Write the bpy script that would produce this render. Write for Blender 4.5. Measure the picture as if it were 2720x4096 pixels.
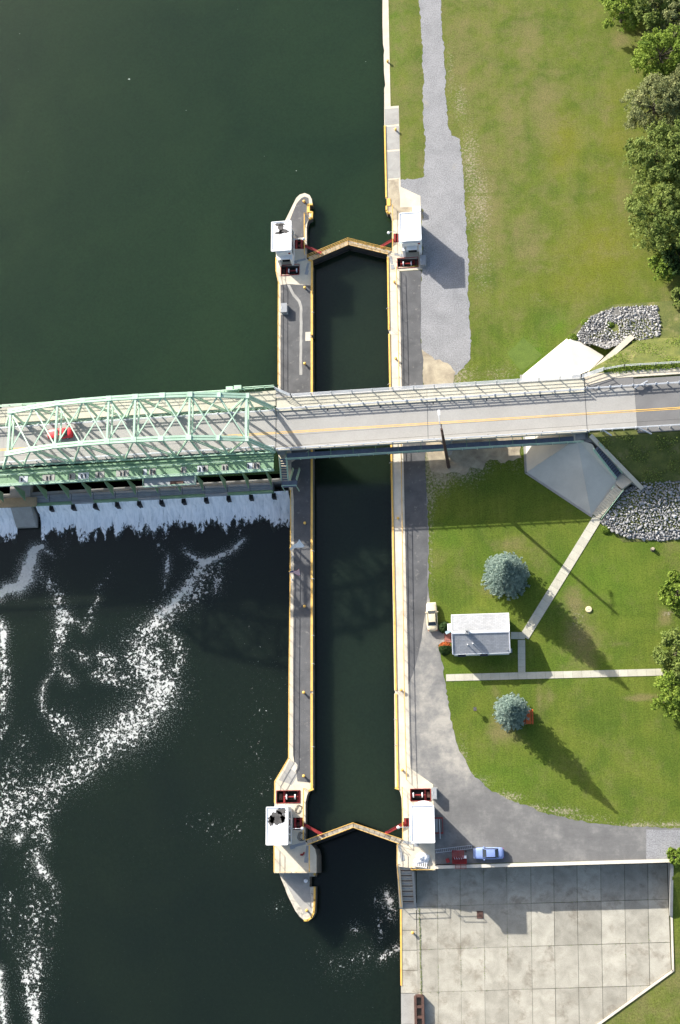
import bpy, bmesh, math, random
import numpy as np
from mathutils import Vector, Matrix
from mathutils.geometry import tessellate_polygon

random.seed(7); np.random.seed(7)
for o in list(bpy.data.objects): bpy.data.objects.remove(o, do_unlink=True)
S = bpy.context.scene
COL = S.collection

# ------------------------------------------------------------------ camera
# World: X east, Y north (along the lock), Z up, metres; the lock wall top is z = 0.
CAMH = 206.6
EAST = (0.99130293, -0.04249104, -0.12455123)
NORTH = (-0.00704929, -0.96222589, 0.27216107)
UP = (-0.13141083, -0.26891607, -0.95415688)
FPX = 5010.0
right = Vector((EAST[0], NORTH[0], UP[0])); up = -Vector((EAST[1], NORTH[1], UP[1])); back = -Vector((EAST[2], NORTH[2], UP[2]))
cd = bpy.data.cameras.new('camera'); cam = bpy.data.objects.new('camera', cd); COL.objects.link(cam)
M = Matrix((right, up, back)).transposed().to_4x4(); M.translation = (0, 0, CAMH)
cam.matrix_world = M
cd.sensor_fit = 'VERTICAL'; cd.sensor_height = 36.0; cd.lens = FPX / 4096 * 36.0
cd.clip_start = 1.0; cd.clip_end = 9000.0
S.camera = cam
S.render.resolution_x = 680; S.render.resolution_y = 1024

# ------------------------------------------------------------------ light
SUN_EL, SUN_AZ = math.radians(24.0), math.radians(-45.5)     # SUN_AZ: heading of the shadows
w = bpy.data.worlds.new('World'); S.world = w; w.use_nodes = True
wn = w.node_tree; bg = wn.nodes['Background']
sky = wn.nodes.new('ShaderNodeTexSky'); sky.sky_type = 'NISHITA'; sky.sun_disc = False
sky.sun_elevation = SUN_EL; sky.sun_rotation = math.radians(315); sky.altitude = 100; sky.dust_density = 3.2; sky.ozone_density = 1.0
wn.links.new(sky.outputs[0], bg.inputs[0]); bg.inputs[1].default_value = 0.118
sl = bpy.data.lights.new('sun', 'SUN'); sun = bpy.data.objects.new('sun', sl); COL.objects.link(sun)
sl.energy = 5.0; sl.angle = math.radians(0.5); sl.color = (1.0, 0.96, 0.895)
sd = Vector((math.cos(SUN_EL) * math.cos(SUN_AZ), math.cos(SUN_EL) * math.sin(SUN_AZ), -math.sin(SUN_EL)))
sun.rotation_euler = sd.to_track_quat('-Z', 'Y').to_euler(); sun.location = (-60, 120, 120)
S.view_settings.view_transform = 'Standard'; S.view_settings.look = 'None'
S.view_settings.exposure = 1.14; S.view_settings.gamma = 1.0; S.view_settings.use_curve_mapping = False

# ------------------------------------------------------------------ helpers
def P(px, py, z=0.0):
    """survey point of the site plan (plan units) -> metres on the level z"""
    r = (px - 1360.0, py - 2048.0, FPX)
    k = (CAMH - z) / -(r[0] * UP[0] + r[1] * UP[1] + r[2] * UP[2])
    return Vector((k * sum(a * b for a, b in zip(r, EAST)), k * sum(a * b for a, b in zip(r, NORTH)), z))
def PL(pts, z=0.0): return [P(x, y, z) for x, y in pts]
def XY(pts): return [(p[0], p[1]) for p in pts]

WM = {}
def fin(o, label=None, cat=None, group=None, kind=None):
    if label: o['label'] = label
    if cat: o['category'] = cat
    if group: o['group'] = group
    if kind: o['kind'] = kind
    return o
def thing(name, label, cat, loc=(0, 0, 0), rotz=0.0, group=None):
    o = bpy.data.objects.new(name, None); COL.objects.link(o)
    o.empty_display_size = 0.2
    o.location = loc; o.rotation_euler = (0, 0, rotz)
    WM[o.name] = Matrix.Translation(Vector(loc)) @ Matrix.Rotation(rotz, 4, 'Z')
    return fin(o, label, cat, group)
def mobj(name, verts, faces, mat, parent=None, local=False, smooth=False):
    me = bpy.data.meshes.new(name)
    if parent is not None and not local:
        inv = WM[parent.name].inverted(); verts = [inv @ Vector(v) for v in verts]
    me.from_pydata([tuple(v) for v in verts], [], faces)
    me.materials.append(mat)
    o = bpy.data.objects.new(name, me); COL.objects.link(o)
    if parent is not None:
        o.parent = parent; WM[o.name] = WM[parent.name]
    else: WM[o.name] = Matrix.Identity(4)
    if smooth:
        me.polygons.foreach_set('use_smooth', [True] * len(me.polygons))
    me.update()
    return o
def inst(name, me, parent, loc, rot=(0, 0, 0), scale=(1, 1, 1)):
    """another object on shared mesh data; loc in world metres"""
    o = bpy.data.objects.new(name, me); COL.objects.link(o)
    if parent is not None:
        o.parent = parent; loc = WM[parent.name].inverted() @ Vector(loc)
    o.location = loc; o.rotation_euler = rot; o.scale = scale
    return o
def copy_tree(o, parent=None):
    c = o.copy(); COL.objects.link(c); c.parent = parent
    for ch in [x for x in o.children]: copy_tree(ch, c)
    return c
def lerp(a, b, t): return a + (b - a) * t

class MB:
    def __init__(s): s.v = []; s.f = []
    def add(s, vs, fs):
        n = len(s.v); s.v += [Vector(v) for v in vs]; s.f += [tuple(i + n for i in f) for f in fs]; return s
    def box(s, c, d, rz=0.0):
        c = Vector(c); hx, hy, hz = d[0] / 2, d[1] / 2, d[2] / 2; ca, sa = math.cos(rz), math.sin(rz); vs = []
        for z in (-hz, hz):
            for x, y in ((-hx, -hy), (hx, -hy), (hx, hy), (-hx, hy)):
                vs.append(c + Vector((x * ca - y * sa, x * sa + y * ca, z)))
        return s.add(vs, [(3, 2, 1, 0), (4, 5, 6, 7), (0, 1, 5, 4), (1, 2, 6, 5), (2, 3, 7, 6), (3, 0, 4, 7)])
    def bx(s, x0, x1, y0, y1, z0, z1): return s.box(((x0 + x1) / 2, (y0 + y1) / 2, (z0 + z1) / 2), (x1 - x0, y1 - y0, z1 - z0))
    def prism(s, poly, z0, z1, holes=(), bottom=True):
        """vertical walls round a 2D outline, capped; z1 may be a function of (x, y)"""
        zt = z1 if callable(z1) else (lambda x, y: z1)
        loops = [[(p[0], p[1]) for p in poly]] + [[(p[0], p[1]) for p in h] for h in holes]
        flat = [p for l in loops for p in l]; N = len(flat)
        tris = tessellate_polygon([[Vector((x, y, 0)) for x, y in l] for l in loops])
        vs = [Vector((x, y, zt(x, y))) for x, y in flat] + [Vector((x, y, z0)) for x, y in flat]; fs = []
        for t in tris:
            a, b, c = (flat[i] for i in t)
            cr = (b[0] - a[0]) * (c[1] - a[1]) - (b[1] - a[1]) * (c[0] - a[0])
            if abs(cr) < 1e-9: continue
            t = tuple(t) if cr > 0 else tuple(reversed(t))
            fs.append(t)
            if bottom: fs.append(tuple(i + N for i in reversed(t)))
        k = 0
        for li, l in enumerate(loops):
            ar = sum(l[i][0] * l[(i + 1) % len(l)][1] - l[(i + 1) % len(l)][0] * l[i][1] for i in range(len(l)))
            ccw = (ar > 0) == (li == 0)
            for i in range(len(l)):
                a, b = k + i, k + (i + 1) % len(l)
                fs.append((a + N, b + N, b, a) if ccw else (b + N, a + N, a, b))
            k += len(l)
        return s.add(vs, fs)
    def sheet(s, poly, z, holes=()):
        zt = z if callable(z) else (lambda x, y: z)
        loops = [[(p[0], p[1]) for p in poly]] + [[(p[0], p[1]) for p in h] for h in holes]
        flat = [p for l in loops for p in l]
        tris = tessellate_polygon([[Vector((x, y, 0)) for x, y in l] for l in loops]); fs = []
        for t in tris:
            a, b, c = (flat[i] for i in t)
            cr = (b[0] - a[0]) * (c[1] - a[1]) - (b[1] - a[1]) * (c[0] - a[0])
            if abs(cr) < 1e-9: continue
            fs.append(tuple(t) if cr > 0 else tuple(reversed(t)))
        return s.add([(x, y, zt(x, y)) for x, y in flat], fs)
    def tube(s, pts, r, n=6, caps=True):
        pts = [Vector(p) for p in pts]; vs = []; fs = []
        for i, p in enumerate(pts):
            t = ((pts[min(i + 1, len(pts) - 1)] - pts[max(i - 1, 0)])).normalized()
            a = Vector((0, 0, 1)) if abs(t.z) < 0.9 else Vector((1, 0, 0))
            u = t.cross(a).normalized(); v = u.cross(t)
            rr = r[i] if isinstance(r, (list, tuple)) else r
            for k in range(n):
                q = 2 * math.pi * k / n; vs.append(p + (u * math.cos(q) + v * math.sin(q)) * rr)
        for i in range(len(pts) - 1):
            for k in range(n):
                a, b = i * n + k, i * n + (k + 1) % n; fs.append((a, a + n, b + n, b))
        if caps: fs.append(tuple(range(n))); fs.append(tuple(reversed(range(len(vs) - n, len(vs)))))
        return s.add(vs, fs)
    def bar(s, p, q, wd, ht):
        """rectangular member from p to q: wd sideways, ht the other way"""
        p = Vector(p); q = Vector(q); t = (q - p).normalized()
        a = Vector((0, 0, 1)) if abs(t.z) < 0.95 else Vector((0, 1, 0))
        u = t.cross(a).normalized(); v = u.cross(t); vs = []
        for e in (p, q):
            for i, j in ((-1, -1), (1, -1), (1, 1), (-1, 1)): vs.append(e + u * (i * wd / 2) + v * (j * ht / 2))
        return s.add(vs, [(0, 1, 2, 3), (7, 6, 5, 4), (0, 4, 5, 1), (1, 5, 6, 2), (2, 6, 7, 3), (3, 7, 4, 0)])
    def cyl(s, c, r, h, n=12, r2=None):
        r2 = r if r2 is None else r2; c = Vector(c); vs = []
        for z, q in ((0, r), (h, r2)):
            for k in range(n): vs.append(c + Vector((q * math.cos(2 * math.pi * k / n), q * math.sin(2 * math.pi * k / n), z)))
        return s.add(vs, [(k, (k + 1) % n, n + (k + 1) % n, n + k) for k in range(n)] + [tuple(reversed(range(n))), tuple(range(n, 2 * n))])
    def lathe(s, c, prof, n=12):
        c = Vector(c); vs = []; fs = []
        for r, z in prof:
            for k in range(n): vs.append(c + Vector((r * math.cos(2 * math.pi * k / n), r * math.sin(2 * math.pi * k / n), z)))
        for i in range(len(prof) - 1):
            for k in range(n):
                a, b = i * n + k, i * n + (k + 1) % n; fs.append((a, b, b + n, a + n))
        fs.append(tuple(reversed(range(n)))); fs.append(tuple(range(len(vs) - n, len(vs))))
        return s.add(vs, fs)
    def build(s, name, mat, parent=None, smooth=False, local=False): return mobj(name, s.v, s.f, mat, parent, local, smooth)

def jag(poly, step=1.2, amp=0.25, seed=1, keep=()):
    """ragged version of an outline; edges listed in keep stay straight"""
    rn = random.Random(seed); out = []
    for i in range(len(poly)):
        a = Vector((poly[i][0], poly[i][1])); b = Vector((poly[(i + 1) % len(poly)][0], poly[(i + 1) % len(poly)][1]))
        out.append((a.x, a.y))
        if i in keep: continue
        L = (b - a).length; n = int(L / step)
        if n < 2: continue
        nr = Vector((-(b - a).y, (b - a).x)).normalized(); ph = rn.random() * 9
        for k in range(1, n):
            t = k / n; off = amp * (rn.uniform(-1, 1) * 0.55 + 0.3 * math.sin(ph + k * 0.37) + 0.2 * math.sin(k * 0.151 + 2 * ph))
            p = a.lerp(b, t) + nr * off; out.append((p.x, p.y))
    return out

# ------------------------------------------------------------------ materials
def nodes_of(m):
    m.use_nodes = True; nt = m.node_tree; b = nt.nodes['Principled BSDF']; return nt, b
def ramp(nt, fac, stops):
    r = nt.nodes.new('ShaderNodeValToRGB'); e = r.color_ramp.elements
    e[0].position, e[0].color = stops[0][0], (*stops[0][1], 1); e[1].position, e[1].color = stops[-1][0], (*stops[-1][1], 1)
    for p, c in stops[1:-1]:
        q = e.new(p); q.color = (*c, 1)
    nt.links.new(fac, r.inputs[0]); return r.outputs[0]
def noise(nt, scale, detail=5, rough=0.6, dist=0.0, vec=None):
    n = nt.nodes.new('ShaderNodeTexNoise'); n.inputs['Scale'].default_value = scale; n.inputs['Detail'].default_value = detail
    n.inputs['Roughness'].default_value = rough; n.inputs['Distortion'].default_value = dist
    if vec is None:
        g = nt.nodes.get('pos') or nt.nodes.new('ShaderNodeNewGeometry'); g.name = 'pos'; vec = g.outputs['Position']
    nt.links.new(vec, n.inputs['Vector']); return n.outputs['Fac']
def pos(nt):
    g = nt.nodes.get('pos') or nt.nodes.new('ShaderNodeNewGeometry'); g.name = 'pos'; return g.outputs['Position']
def mapping(nt, scale=(1, 1, 1), rot=(0, 0, 0), vec=None):
    m = nt.nodes.new('ShaderNodeMapping'); m.inputs['Scale'].default_value = scale; m.inputs['Rotation'].default_value = rot
    nt.links.new(vec or pos(nt), m.inputs['Vector']); return m.outputs[0]
def mixc(nt, fac, a, b, mode='MIX'):
    m = nt.nodes.new('ShaderNodeMix'); m.data_type = 'RGBA'; m.blend_type = mode
    for v, sck in ((fac, m.inputs[0]), (a, m.inputs[6]), (b, m.inputs[7])):
        if isinstance(v, (int, float)): sck.default_value = v
        elif isinstance(v, tuple): sck.default_value = (*v, 1)
        else: nt.links.new(v, sck)
    return m.outputs[2]
def maths(nt, op, a, b=0.0, clamp=False):
    m = nt.nodes.new('ShaderNodeMath'); m.operation = op; m.use_clamp = clamp
    for v, sck in ((a, m.inputs[0]), (b, m.inputs[1])):
        if isinstance(v, (int, float)): sck.default_value = v
        else: nt.links.new(v, sck)
    return m.outputs[0]
def attr(nt, name):
    a = nt.nodes.new('ShaderNodeAttribute'); a.attribute_name = name; return a.outputs['Fac']
def smooth(nt, v, lo, hi):
    m = nt.nodes.new('ShaderNodeMapRange'); m.interpolation_type = 'SMOOTHSTEP'
    m.inputs[1].default_value = lo; m.inputs[2].default_value = hi; nt.links.new(v, m.inputs[0]); return m.outputs[0]
def bump(nt, b, h, strength, dist):
    n = nt.nodes.new('ShaderNodeBump'); n.inputs['Strength'].default_value = strength; n.inputs['Distance'].default_value = dist
    nt.links.new(h, n.inputs['Height']); nt.links.new(n.outputs[0], b.inputs['Normal'])
def mat(name, c1, c2=None, scale=0.6, rough=0.8, metal=0.0, spec=0.3, fine=0.25, fscale=9.0, bmp=0.0, stain=None, sscale=0.35, sth=(0.55, 0.68), rnd=0.0):
    m = bpy.data.materials.new(name); nt, b = nodes_of(m)
    c2 = c2 or tuple(x * 0.78 for x in c1)
    col = ramp(nt, noise(nt, scale, 6, 0.62, 0.4), [(0.32, c2), (0.66, c1)])
    if fine:
        f = noise(nt, fscale, 4, 0.7)
        col = mixc(nt, fine, col, ramp(nt, f, [(0.25, (0.35, 0.35, 0.35)), (0.75, (1.6, 1.6, 1.6))]), 'MULTIPLY')
        if bmp: bump(nt, b, f, bmp, 0.05)
    if stain:
        col = mixc(nt, smooth(nt, noise(nt, sscale, 8, 0.7, 0.25), *sth), col, stain)
    if rnd:
        oi = nt.nodes.new('ShaderNodeObjectInfo')
        col = mixc(nt, 1.0, col, ramp(nt, oi.outputs['Random'], [(0.0, (1 - rnd,) * 3), (1.0, (1 + rnd * 0.6,) * 3)]), 'MULTIPLY')
    nt.links.new(col, b.inputs['Base Color'])
    b.inputs['Roughness'].default_value = rough; b.inputs['Metallic'].default_value = metal; b.inputs['Specular IOR Level'].default_value = spec
    return m

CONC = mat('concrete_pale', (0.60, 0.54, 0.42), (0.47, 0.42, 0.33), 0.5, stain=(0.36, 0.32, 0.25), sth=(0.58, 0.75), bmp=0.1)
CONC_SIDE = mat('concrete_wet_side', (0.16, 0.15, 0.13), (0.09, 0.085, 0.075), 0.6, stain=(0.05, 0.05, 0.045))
CONC_W = mat('concrete_bright', (0.64, 0.59, 0.49), (0.50, 0.455, 0.375), 0.45, fine=0.2, rnd=0.12, stain=(0.40, 0.33, 0.24), sscale=0.5, sth=(0.62, 0.8))
CONC_GREY = mat('concrete_grey', (0.36, 0.35, 0.32), (0.27, 0.26, 0.24), 0.5, stain=(0.2, 0.19, 0.17), sth=(0.6, 0.75))
CONC_CRUMB = mat('concrete_crumbling', (0.62, 0.57, 0.46), (0.34, 0.31, 0.26), 1.4, stain=(0.2, 0.19, 0.16), sscale=0.9, bmp=0.5)
SLAB = mat('yard_slab', (0.40, 0.375, 0.31), (0.275, 0.258, 0.21), 0.45, stain=(0.225, 0.20, 0.155), sscale=0.4, sth=(0.50, 0.70), rnd=0.18, fine=0.35)
WALK = mat('sidewalk_slab', (0.50, 0.475, 0.38), (0.43, 0.405, 0.32), 0.7, rnd=0.10)
PAVE = mat('slope_paving', (0.52, 0.495, 0.43), (0.44, 0.42, 0.365), 0.3, fine=0.12)
ASPH = mat('dark_asphalt', (0.115, 0.115, 0.116), (0.072, 0.073, 0.075), 0.35, stain=(0.21, 0.20, 0.185), sscale=0.9, sth=(0.56, 0.72), fine=0.35)
DECK = mat('bridge_deck', (0.335, 0.325, 0.30), (0.295, 0.285, 0.262), 0.22, fine=0.15, fscale=5)
ROADG = mat('road_grey', (0.175, 0.172, 0.168), (0.14, 0.138, 0.135), 0.25, fine=0.2)
GRAVEL = mat('gravel', (0.262, 0.262, 0.266), (0.205, 0.206, 0.21), 0.3, fine=0.85, fscale=5, bmp=0.4, stain=(0.30, 0.28, 0.24), sscale=0.22, sth=(0.6, 0.8))
SAND = mat('bare_sandy_soil', (0.44, 0.38, 0.27), (0.24, 0.20, 0.145), 0.5, fine=0.4, bmp=0.4)
YEL = mat('yellow_paint', (0.78, 0.49, 0.12), (0.64, 0.38, 0.09), 1.2, rough=0.5, fine=0.12)
RED = mat('red_paint', (0.30, 0.028, 0.026), (0.16, 0.02, 0.02), 1.5, rough=0.5, fine=0.2)
ORANGE = mat('orange_wood_stain', (0.60, 0.125, 0.03), (0.46, 0.09, 0.025), 2.0, rough=0.6, fine=0.15)
GREEN = mat('green_steel_paint', (0.43, 0.585, 0.45), (0.34, 0.50, 0.36), 0.5, rough=0.45, fine=0.12, stain=(0.12, 0.19, 0.12), sth=(0.66, 0.8))
GREEND = mat('green_plate_paint', (0.205, 0.325, 0.195), (0.15, 0.255, 0.145), 0.6, rough=0.5, fine=0.15)
GALV = mat('galvanised_steel', (0.56, 0.58, 0.60), (0.44, 0.46, 0.48), 0.8, rough=0.42, metal=0.25, fine=0.1)
GRATE = mat('blue_grey_grating', (0.14, 0.16, 0.20), (0.10, 0.115, 0.15), 1.5, fine=0.3)
STEEL = mat('grey_steel_box', (0.30, 0.315, 0.325), (0.24, 0.25, 0.26), 0.8, rough=0.5, fine=0.1)
WHITE = mat('white_wall_paint', (0.80, 0.80, 0.78), (0.72, 0.72, 0.70), 0.6, fine=0.08)
ROOFW = mat('white_roof_membrane', (0.86, 0.86, 0.85), (0.78, 0.78, 0.77), 0.5, fine=0.06)
TAR = mat('bare_roof_felt', (0.11, 0.105, 0.10), (0.055, 0.052, 0.05), 1.8, fine=0.4)
AWN = mat('blue_grey_sheet', (0.32, 0.42, 0.46), (0.26, 0.35, 0.39), 0.8, rough=0.5)
BLACK = mat('dark_opening', (0.012, 0.012, 0.014), (0.008, 0.008, 0.009), 1.0, rough=0.6, fine=0)
PITM = mat('pit_lining', (0.05, 0.047, 0.043), (0.025, 0.023, 0.02), 1.0)
GLASS = mat('window_glass', (0.02, 0.026, 0.032), (0.015, 0.02, 0.025), 0.5, rough=0.08, spec=0.6, fine=0)
RUST = mat('rusty_steel', (0.115, 0.06, 0.045), (0.06, 0.035, 0.028), 1.4, fine=0.3)
WOODD = mat('pole_wood', (0.085, 0.05, 0.04), (0.05, 0.03, 0.025), 1.0)
WOODG = mat('weathered_planks', (0.40, 0.355, 0.28), (0.28, 0.25, 0.20), 1.2, fine=0.3)
GATEM = mat('gate_timber_and_steel', (0.05, 0.047, 0.043), (0.028, 0.027, 0.026), 0.8)
BRICK = mat('red_brick_paving', (0.30, 0.12, 0.095), (0.22, 0.09, 0.07), 2.0, fine=0.4)
TARP = mat('white_tarpaulin', (0.82, 0.82, 0.82), (0.70, 0.71, 0.74), 1.2, rough=0.6, fine=0.05)
ROCK = mat('riprap_stone', (0.37, 0.365, 0.355), (0.24, 0.24, 0.24), 2.5, fine=0.3, fscale=6, rnd=0.35)
BARK = mat('bark', (0.12, 0.10, 0.075), (0.07, 0.06, 0.045), 2.0)
BLACKR = mat('tyre_rubber', (0.02, 0.02, 0.02), (0.014, 0.014, 0.014), 2.0, rough=0.8)
LAMPW = mat('lamp_white', (0.8, 0.8, 0.8), (0.75, 0.75, 0.75), 1.0, rough=0.4, fine=0)
# ------------------------------------------------------------------ levels
Z_UP, Z_CH, Z_LO, Z_YARD, Z_TIP, Z_DECK = -1.6, -1.95, -5.55, -4.0, -2.9, 7.3
def by(x, dy=0.0): return 72.12 + 0.011 * (x + 37.0) + dy        # bridge axis

# ------------------------------------------------------------------ water
def water(name, col, col2, foam=False, spk=0.0, sss=5.0):
    m = bpy.data.materials.new(name); nt, b = nodes_of(m)
    base = ramp(nt, noise(nt, 0.035, 3, 0.5, 0.6), [(0.35, col), (0.65, col2)])
    base = mixc(nt, 0.35, base, ramp(nt, noise(nt, 2.2, 4, 0.7), [(0.3, (0.6, 0.6, 0.6)), (0.7, (1.5, 1.5, 1.5))]), 'MULTIPLY')
    rip = noise(nt, 1.6, 5, 0.65, 0.8); bump(nt, b, rip, 0.35, 0.05)
    b.subsurface_method = 'RANDOM_WALK' if False else 'BURLEY'; b.inputs['Subsurface Weight'].default_value = 1.0; b.inputs['Subsurface Scale'].default_value = sss; b.inputs['Subsurface Radius'].default_value = (0.8, 1.0, 0.9)
    b.inputs['Roughness'].default_value = 0.12; b.inputs['IOR'].default_value = 1.33; b.inputs['Specular IOR Level'].default_value = 0.5
    if foam:
        a = attr(nt, 'foam')
        n1 = noise(nt, 1.9, 6, 0.66, 0.5); n2 = noise(nt, 0.22, 3, 0.55, 0.5)
        n = maths(nt, 'ADD', maths(nt, 'MULTIPLY', n1, 0.8), maths(nt, 'MULTIPLY', n2, 0.2))
        th = maths(nt, 'SUBTRACT', 0.725, maths(nt, 'MULTIPLY', a, 0.36))
        f = smooth(nt, maths(nt, 'SUBTRACT', n, th), -0.015, 0.045)
        film = maths(nt, 'MULTIPLY', smooth(nt, maths(nt, 'SUBTRACT', noise(nt, 4.5, 5, 0.7, 0.3), maths(nt, 'SUBTRACT', 0.70, maths(nt, 'MULTIPLY', attr(nt, 'film'), 0.28))), 0.0, 0.08), 0.45)
        base = mixc(nt, film, base, (0.34, 0.36, 0.34))
        nt.links.new(mixc(nt, f, base, mixc(nt, noise(nt, 3.5, 3, 0.6), (0.28, 0.30, 0.29), (0.64, 0.64, 0.61))), b.inputs['Base Color'])
        nt.links.new(maths(nt, 'ADD', maths(nt, 'MULTIPLY', f, 0.6), 0.12), b.inputs['Roughness'])
    else:
        nsp = noise(nt, 1.1, 2, 0.5); f = smooth(nt, nsp, 0.79 - spk, 0.82 - spk)
        nt.links.new(mixc(nt, f, base, (0.4, 0.42, 0.38)), b.inputs['Base Color'])
    return m
WUP = water('upper_pool_water', (0.0085, 0.0205, 0.0095), (0.0125, 0.027, 0.0115))
WCH = water('chamber_water', (0.0085, 0.0155, 0.0105), (0.0125, 0.021, 0.012))
WLO = water('lower_pool_water', (0.0058, 0.0105, 0.0075), (0.008, 0.0135, 0.0085), foam=True)

up_poly = [(-3500, 66.9), (-37.0, 66.9), (-34.0, 66.9), (-34.0, 106.8), (-32.0, 107.4), (-25.0, 110.5), (-17.5, 107.3), (-17.0, 107.3), (-17.0, 3500), (-3500, 3500)]
fin(MB().sheet(up_poly, Z_UP).build('upper_pool', WUP), kind='structure')
ch_poly = [(-33, 3.9), (-24.9, 7.0), (-17, 3.9), (-17, 107.4), (-25.0, 110.2), (-33, 107.4)]
fin(MB().sheet(ch_poly, Z_CH).build('lock_chamber_water', WCH), kind='structure')

FOAM = [  # (plan x, plan y, half width, strength) polylines
 [(975,2158,5,.8),(935,2195,8,.85),(880,2225,9,.75),(815,2250,12,.8),(785,2300,20,.68),(735,2370,18,.75),(690,2420,18,.85),(640,2465,20,.8),(600,2510,20,.7)],
 [(735,2195,7,.7),(760,2220,7,.75),(815,2245,9,.8)], [(672,2225,7,.7),(668,2290,9,.75),(655,2350,7,.5)], [(880,2260,20,.5),(870,2310,18,.55),(865,2360,14,.6)],
 [(820,2300,40,.5),(760,2380,45,.5),(690,2440,40,.55),(600,2540,55,.55),(560,2600,60,.6),(590,2680,70,.62),(640,2760,55,.7),(590,2850,60,.7),(520,2910,60,.72),(430,2960,60,.65),(330,3040,50,.6),(340,3070,45,.6),(240,3120,50,.55),(130,3190,60,.55),(0,3260,70,.6)],
 [(690,2560,25,.55),(720,2620,20,.55),(700,2680,25,.6)], [(410,2620,20,.6),(440,2650,25,.6),(400,2690,18,.55)], [(380,2700,15,.6),(440,2710,20,.6),(520,2720,30,.55)],
 [(170,2187,9,.9),(140,2195,12,1.),(120,2250,17,1.15),(105,2310,20,1.15),(75,2350,16,1.1),(25,2352,12,1.05),(0,2380,12,1.)], [(155,2190,5,.8),(200,2210,5,.75),(215,2230,4,.6)],
 [(150,2260,12,.5),(185,2320,22,.6),(225,2360,20,.55),(235,2420,30,.55),(250,2470,22,.75),(240,2550,22,.6),(225,2620,15,.55),(245,2690,15,.55),(290,2730,12,.6)],
 [(225,2670,6,.6),(175,2740,7,.65),(165,2790,8,.7),(175,2860,6,.6)], [(250,2470,8,.8),(310,2490,8,.6),(345,2520,12,.6),(360,2470,14,.5)], [(285,2600,16,.45),(340,2640,18,.6)],
 [(270,2120,14,.35),(265,2180,10,.5),(250,2220,9,.4)], [(450,2290,30,.28),(400,2340,10,.45),(390,2400,12,.5),(350,2470,12,.45)],
 [(0,2490,10,.8),(15,2530,12,.85),(5,2620,16,.7),(25,2720,20,.55),(5,2800,18,.7),(20,2880,18,.5),(0,2950,16,.5)],
 [(200,2860,25,.5),(260,2910,40,.55),(300,2950,30,.6)], [(90,2960,40,.42),(60,3060,60,.42),(30,3160,60,.5),(110,3240,40,.5)], [(200,3230,30,.5),(160,3280,25,.6),(90,3300,20,.6)],
 [(60,3350,8,.8),(85,3340,6,.9),(75,3370,5,.8)], [(100,3345,14,.5),(170,3330,20,.6),(200,3350,12,.55),(195,3390,10,.5)], [(140,3400,25,.5),(150,3440,10,.8),(165,3480,12,.85),(200,3520,10,.6)],
 [(110,3420,18,.45),(130,3520,22,.4),(150,3620,45,.45),(130,3720,50,.45),(135,3860,35,.62),(120,3960,40,.5),(135,4030,14,.8),(145,4130,12,.75)],
 [(215,3540,14,.55),(220,3640,16,.45),(205,3740,18,.4),(200,3860,20,.35)], [(30,3600,22,.45),(20,3700,22,.4),(70,3800,25,.35)], [(0,3880,8,.8),(5,3990,9,.9),(15,4090,8,.8)],
 [(1545,3570,10,.7),(1552,3600,12,.8),(1575,3640,10,.55),(1568,3690,8,.5),(1500,3585,14,.42),(1510,3640,12,.4),(1520,3760,8,.5)], [(1590,3790,8,.75),(1560,3810,12,.5),(1520,3835,12,.55)], [(1420,3710,14,.55)],
 [(1290,3830,25,.36),(1340,3870,30,.42),(1400,3850,30,.4),(1470,3810,20,.45),(1420,3900,30,.34)], [(1120,3620,14,.42),(1080,3650,8,.35)], [(1050,3430,14,.42),(1060,3400,10,.36)],
 [(780,3290,45,.27),(920,3350,45,.3),(1010,3200,35,.3)], [(960,2140,8,.5),(950,2110,12,.5)], [(650,2130,30,.4),(640,2210,20,.35)], [(1000,2500,60,.2),(1080,2700,60,.26),(1000,2950,70,.24),(1080,3150,40,.3)]]
seg = []
for pl in FOAM:
    w_ = [(P(a, b, Z_LO), c / 21.5, s_) for a, b, c, s_ in pl]
    if len(w_) == 1: w_ = w_ * 2
    for (p, r0, s0), (q, r1, s1) in zip(w_[:-1], w_[1:]): seg.append((p.x, p.y, q.x, q.y, r0, r1, s0, s1))
gx = np.concatenate([-np.geomspace(3500, 106, 14), np.arange(-100, -16.9, 0.55)]); gy = np.concatenate([-np.geomspace(3500, 42, 14), np.arange(-38, 66.6, 0.55)])
X, Y = np.meshgrid(gx, gy); F = np.zeros_like(X); G = np.full_like(X, .12)
for x0, y0, x1, y1, r0, r1, s0, s1 in seg:
    L2 = max((x1 - x0) ** 2 + (y1 - y0) ** 2, 1e-6); t = np.clip(((X - x0) * (x1 - x0) + (Y - y0) * (y1 - y0)) / L2, 0, 1)
    d = np.hypot(X - x0 - t * (x1 - x0), Y - y0 - t * (y1 - y0)); r = r0 + (r1 - r0) * t; s_ = s0 + (s1 - s0) * t
    F = np.maximum(F, s_ * np.exp(-(d / (r * 1.7)) ** 2.0)); G = np.maximum(G, s_ * np.exp(-(d / (r * 2.6 + .8)) ** 2.0))
edge = 61.3 + 0.7 * np.sin(X * 0.55) + 0.9 * np.sin(X * 0.21 + 1.0) + 0.5 * np.sin(X * 1.3 + 2) - np.where(X < -60, 0.9, 0) + np.where(X > -47, 0.9, 0)
dam = np.clip((Y - edge + 1.2) / 4.2, 0, .8) * (X < -36.5)
F = np.maximum(F, dam); G = np.maximum(G, np.clip((Y - 54) / 9, 0, 1) * .5 * (X < -36.5))
nx_, ny_ = len(gx), len(gy)
vs = np.stack([X.ravel(), Y.ravel(), np.full(X.size, Z_LO)], 1)
idx = np.arange(nx_ * ny_).reshape(ny_, nx_)
fs = np.stack([idx[:-1, :-1].ravel(), idx[:-1, 1:].ravel(), idx[1:, 1:].ravel(), idx[1:, :-1].ravel()], 1)
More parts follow.
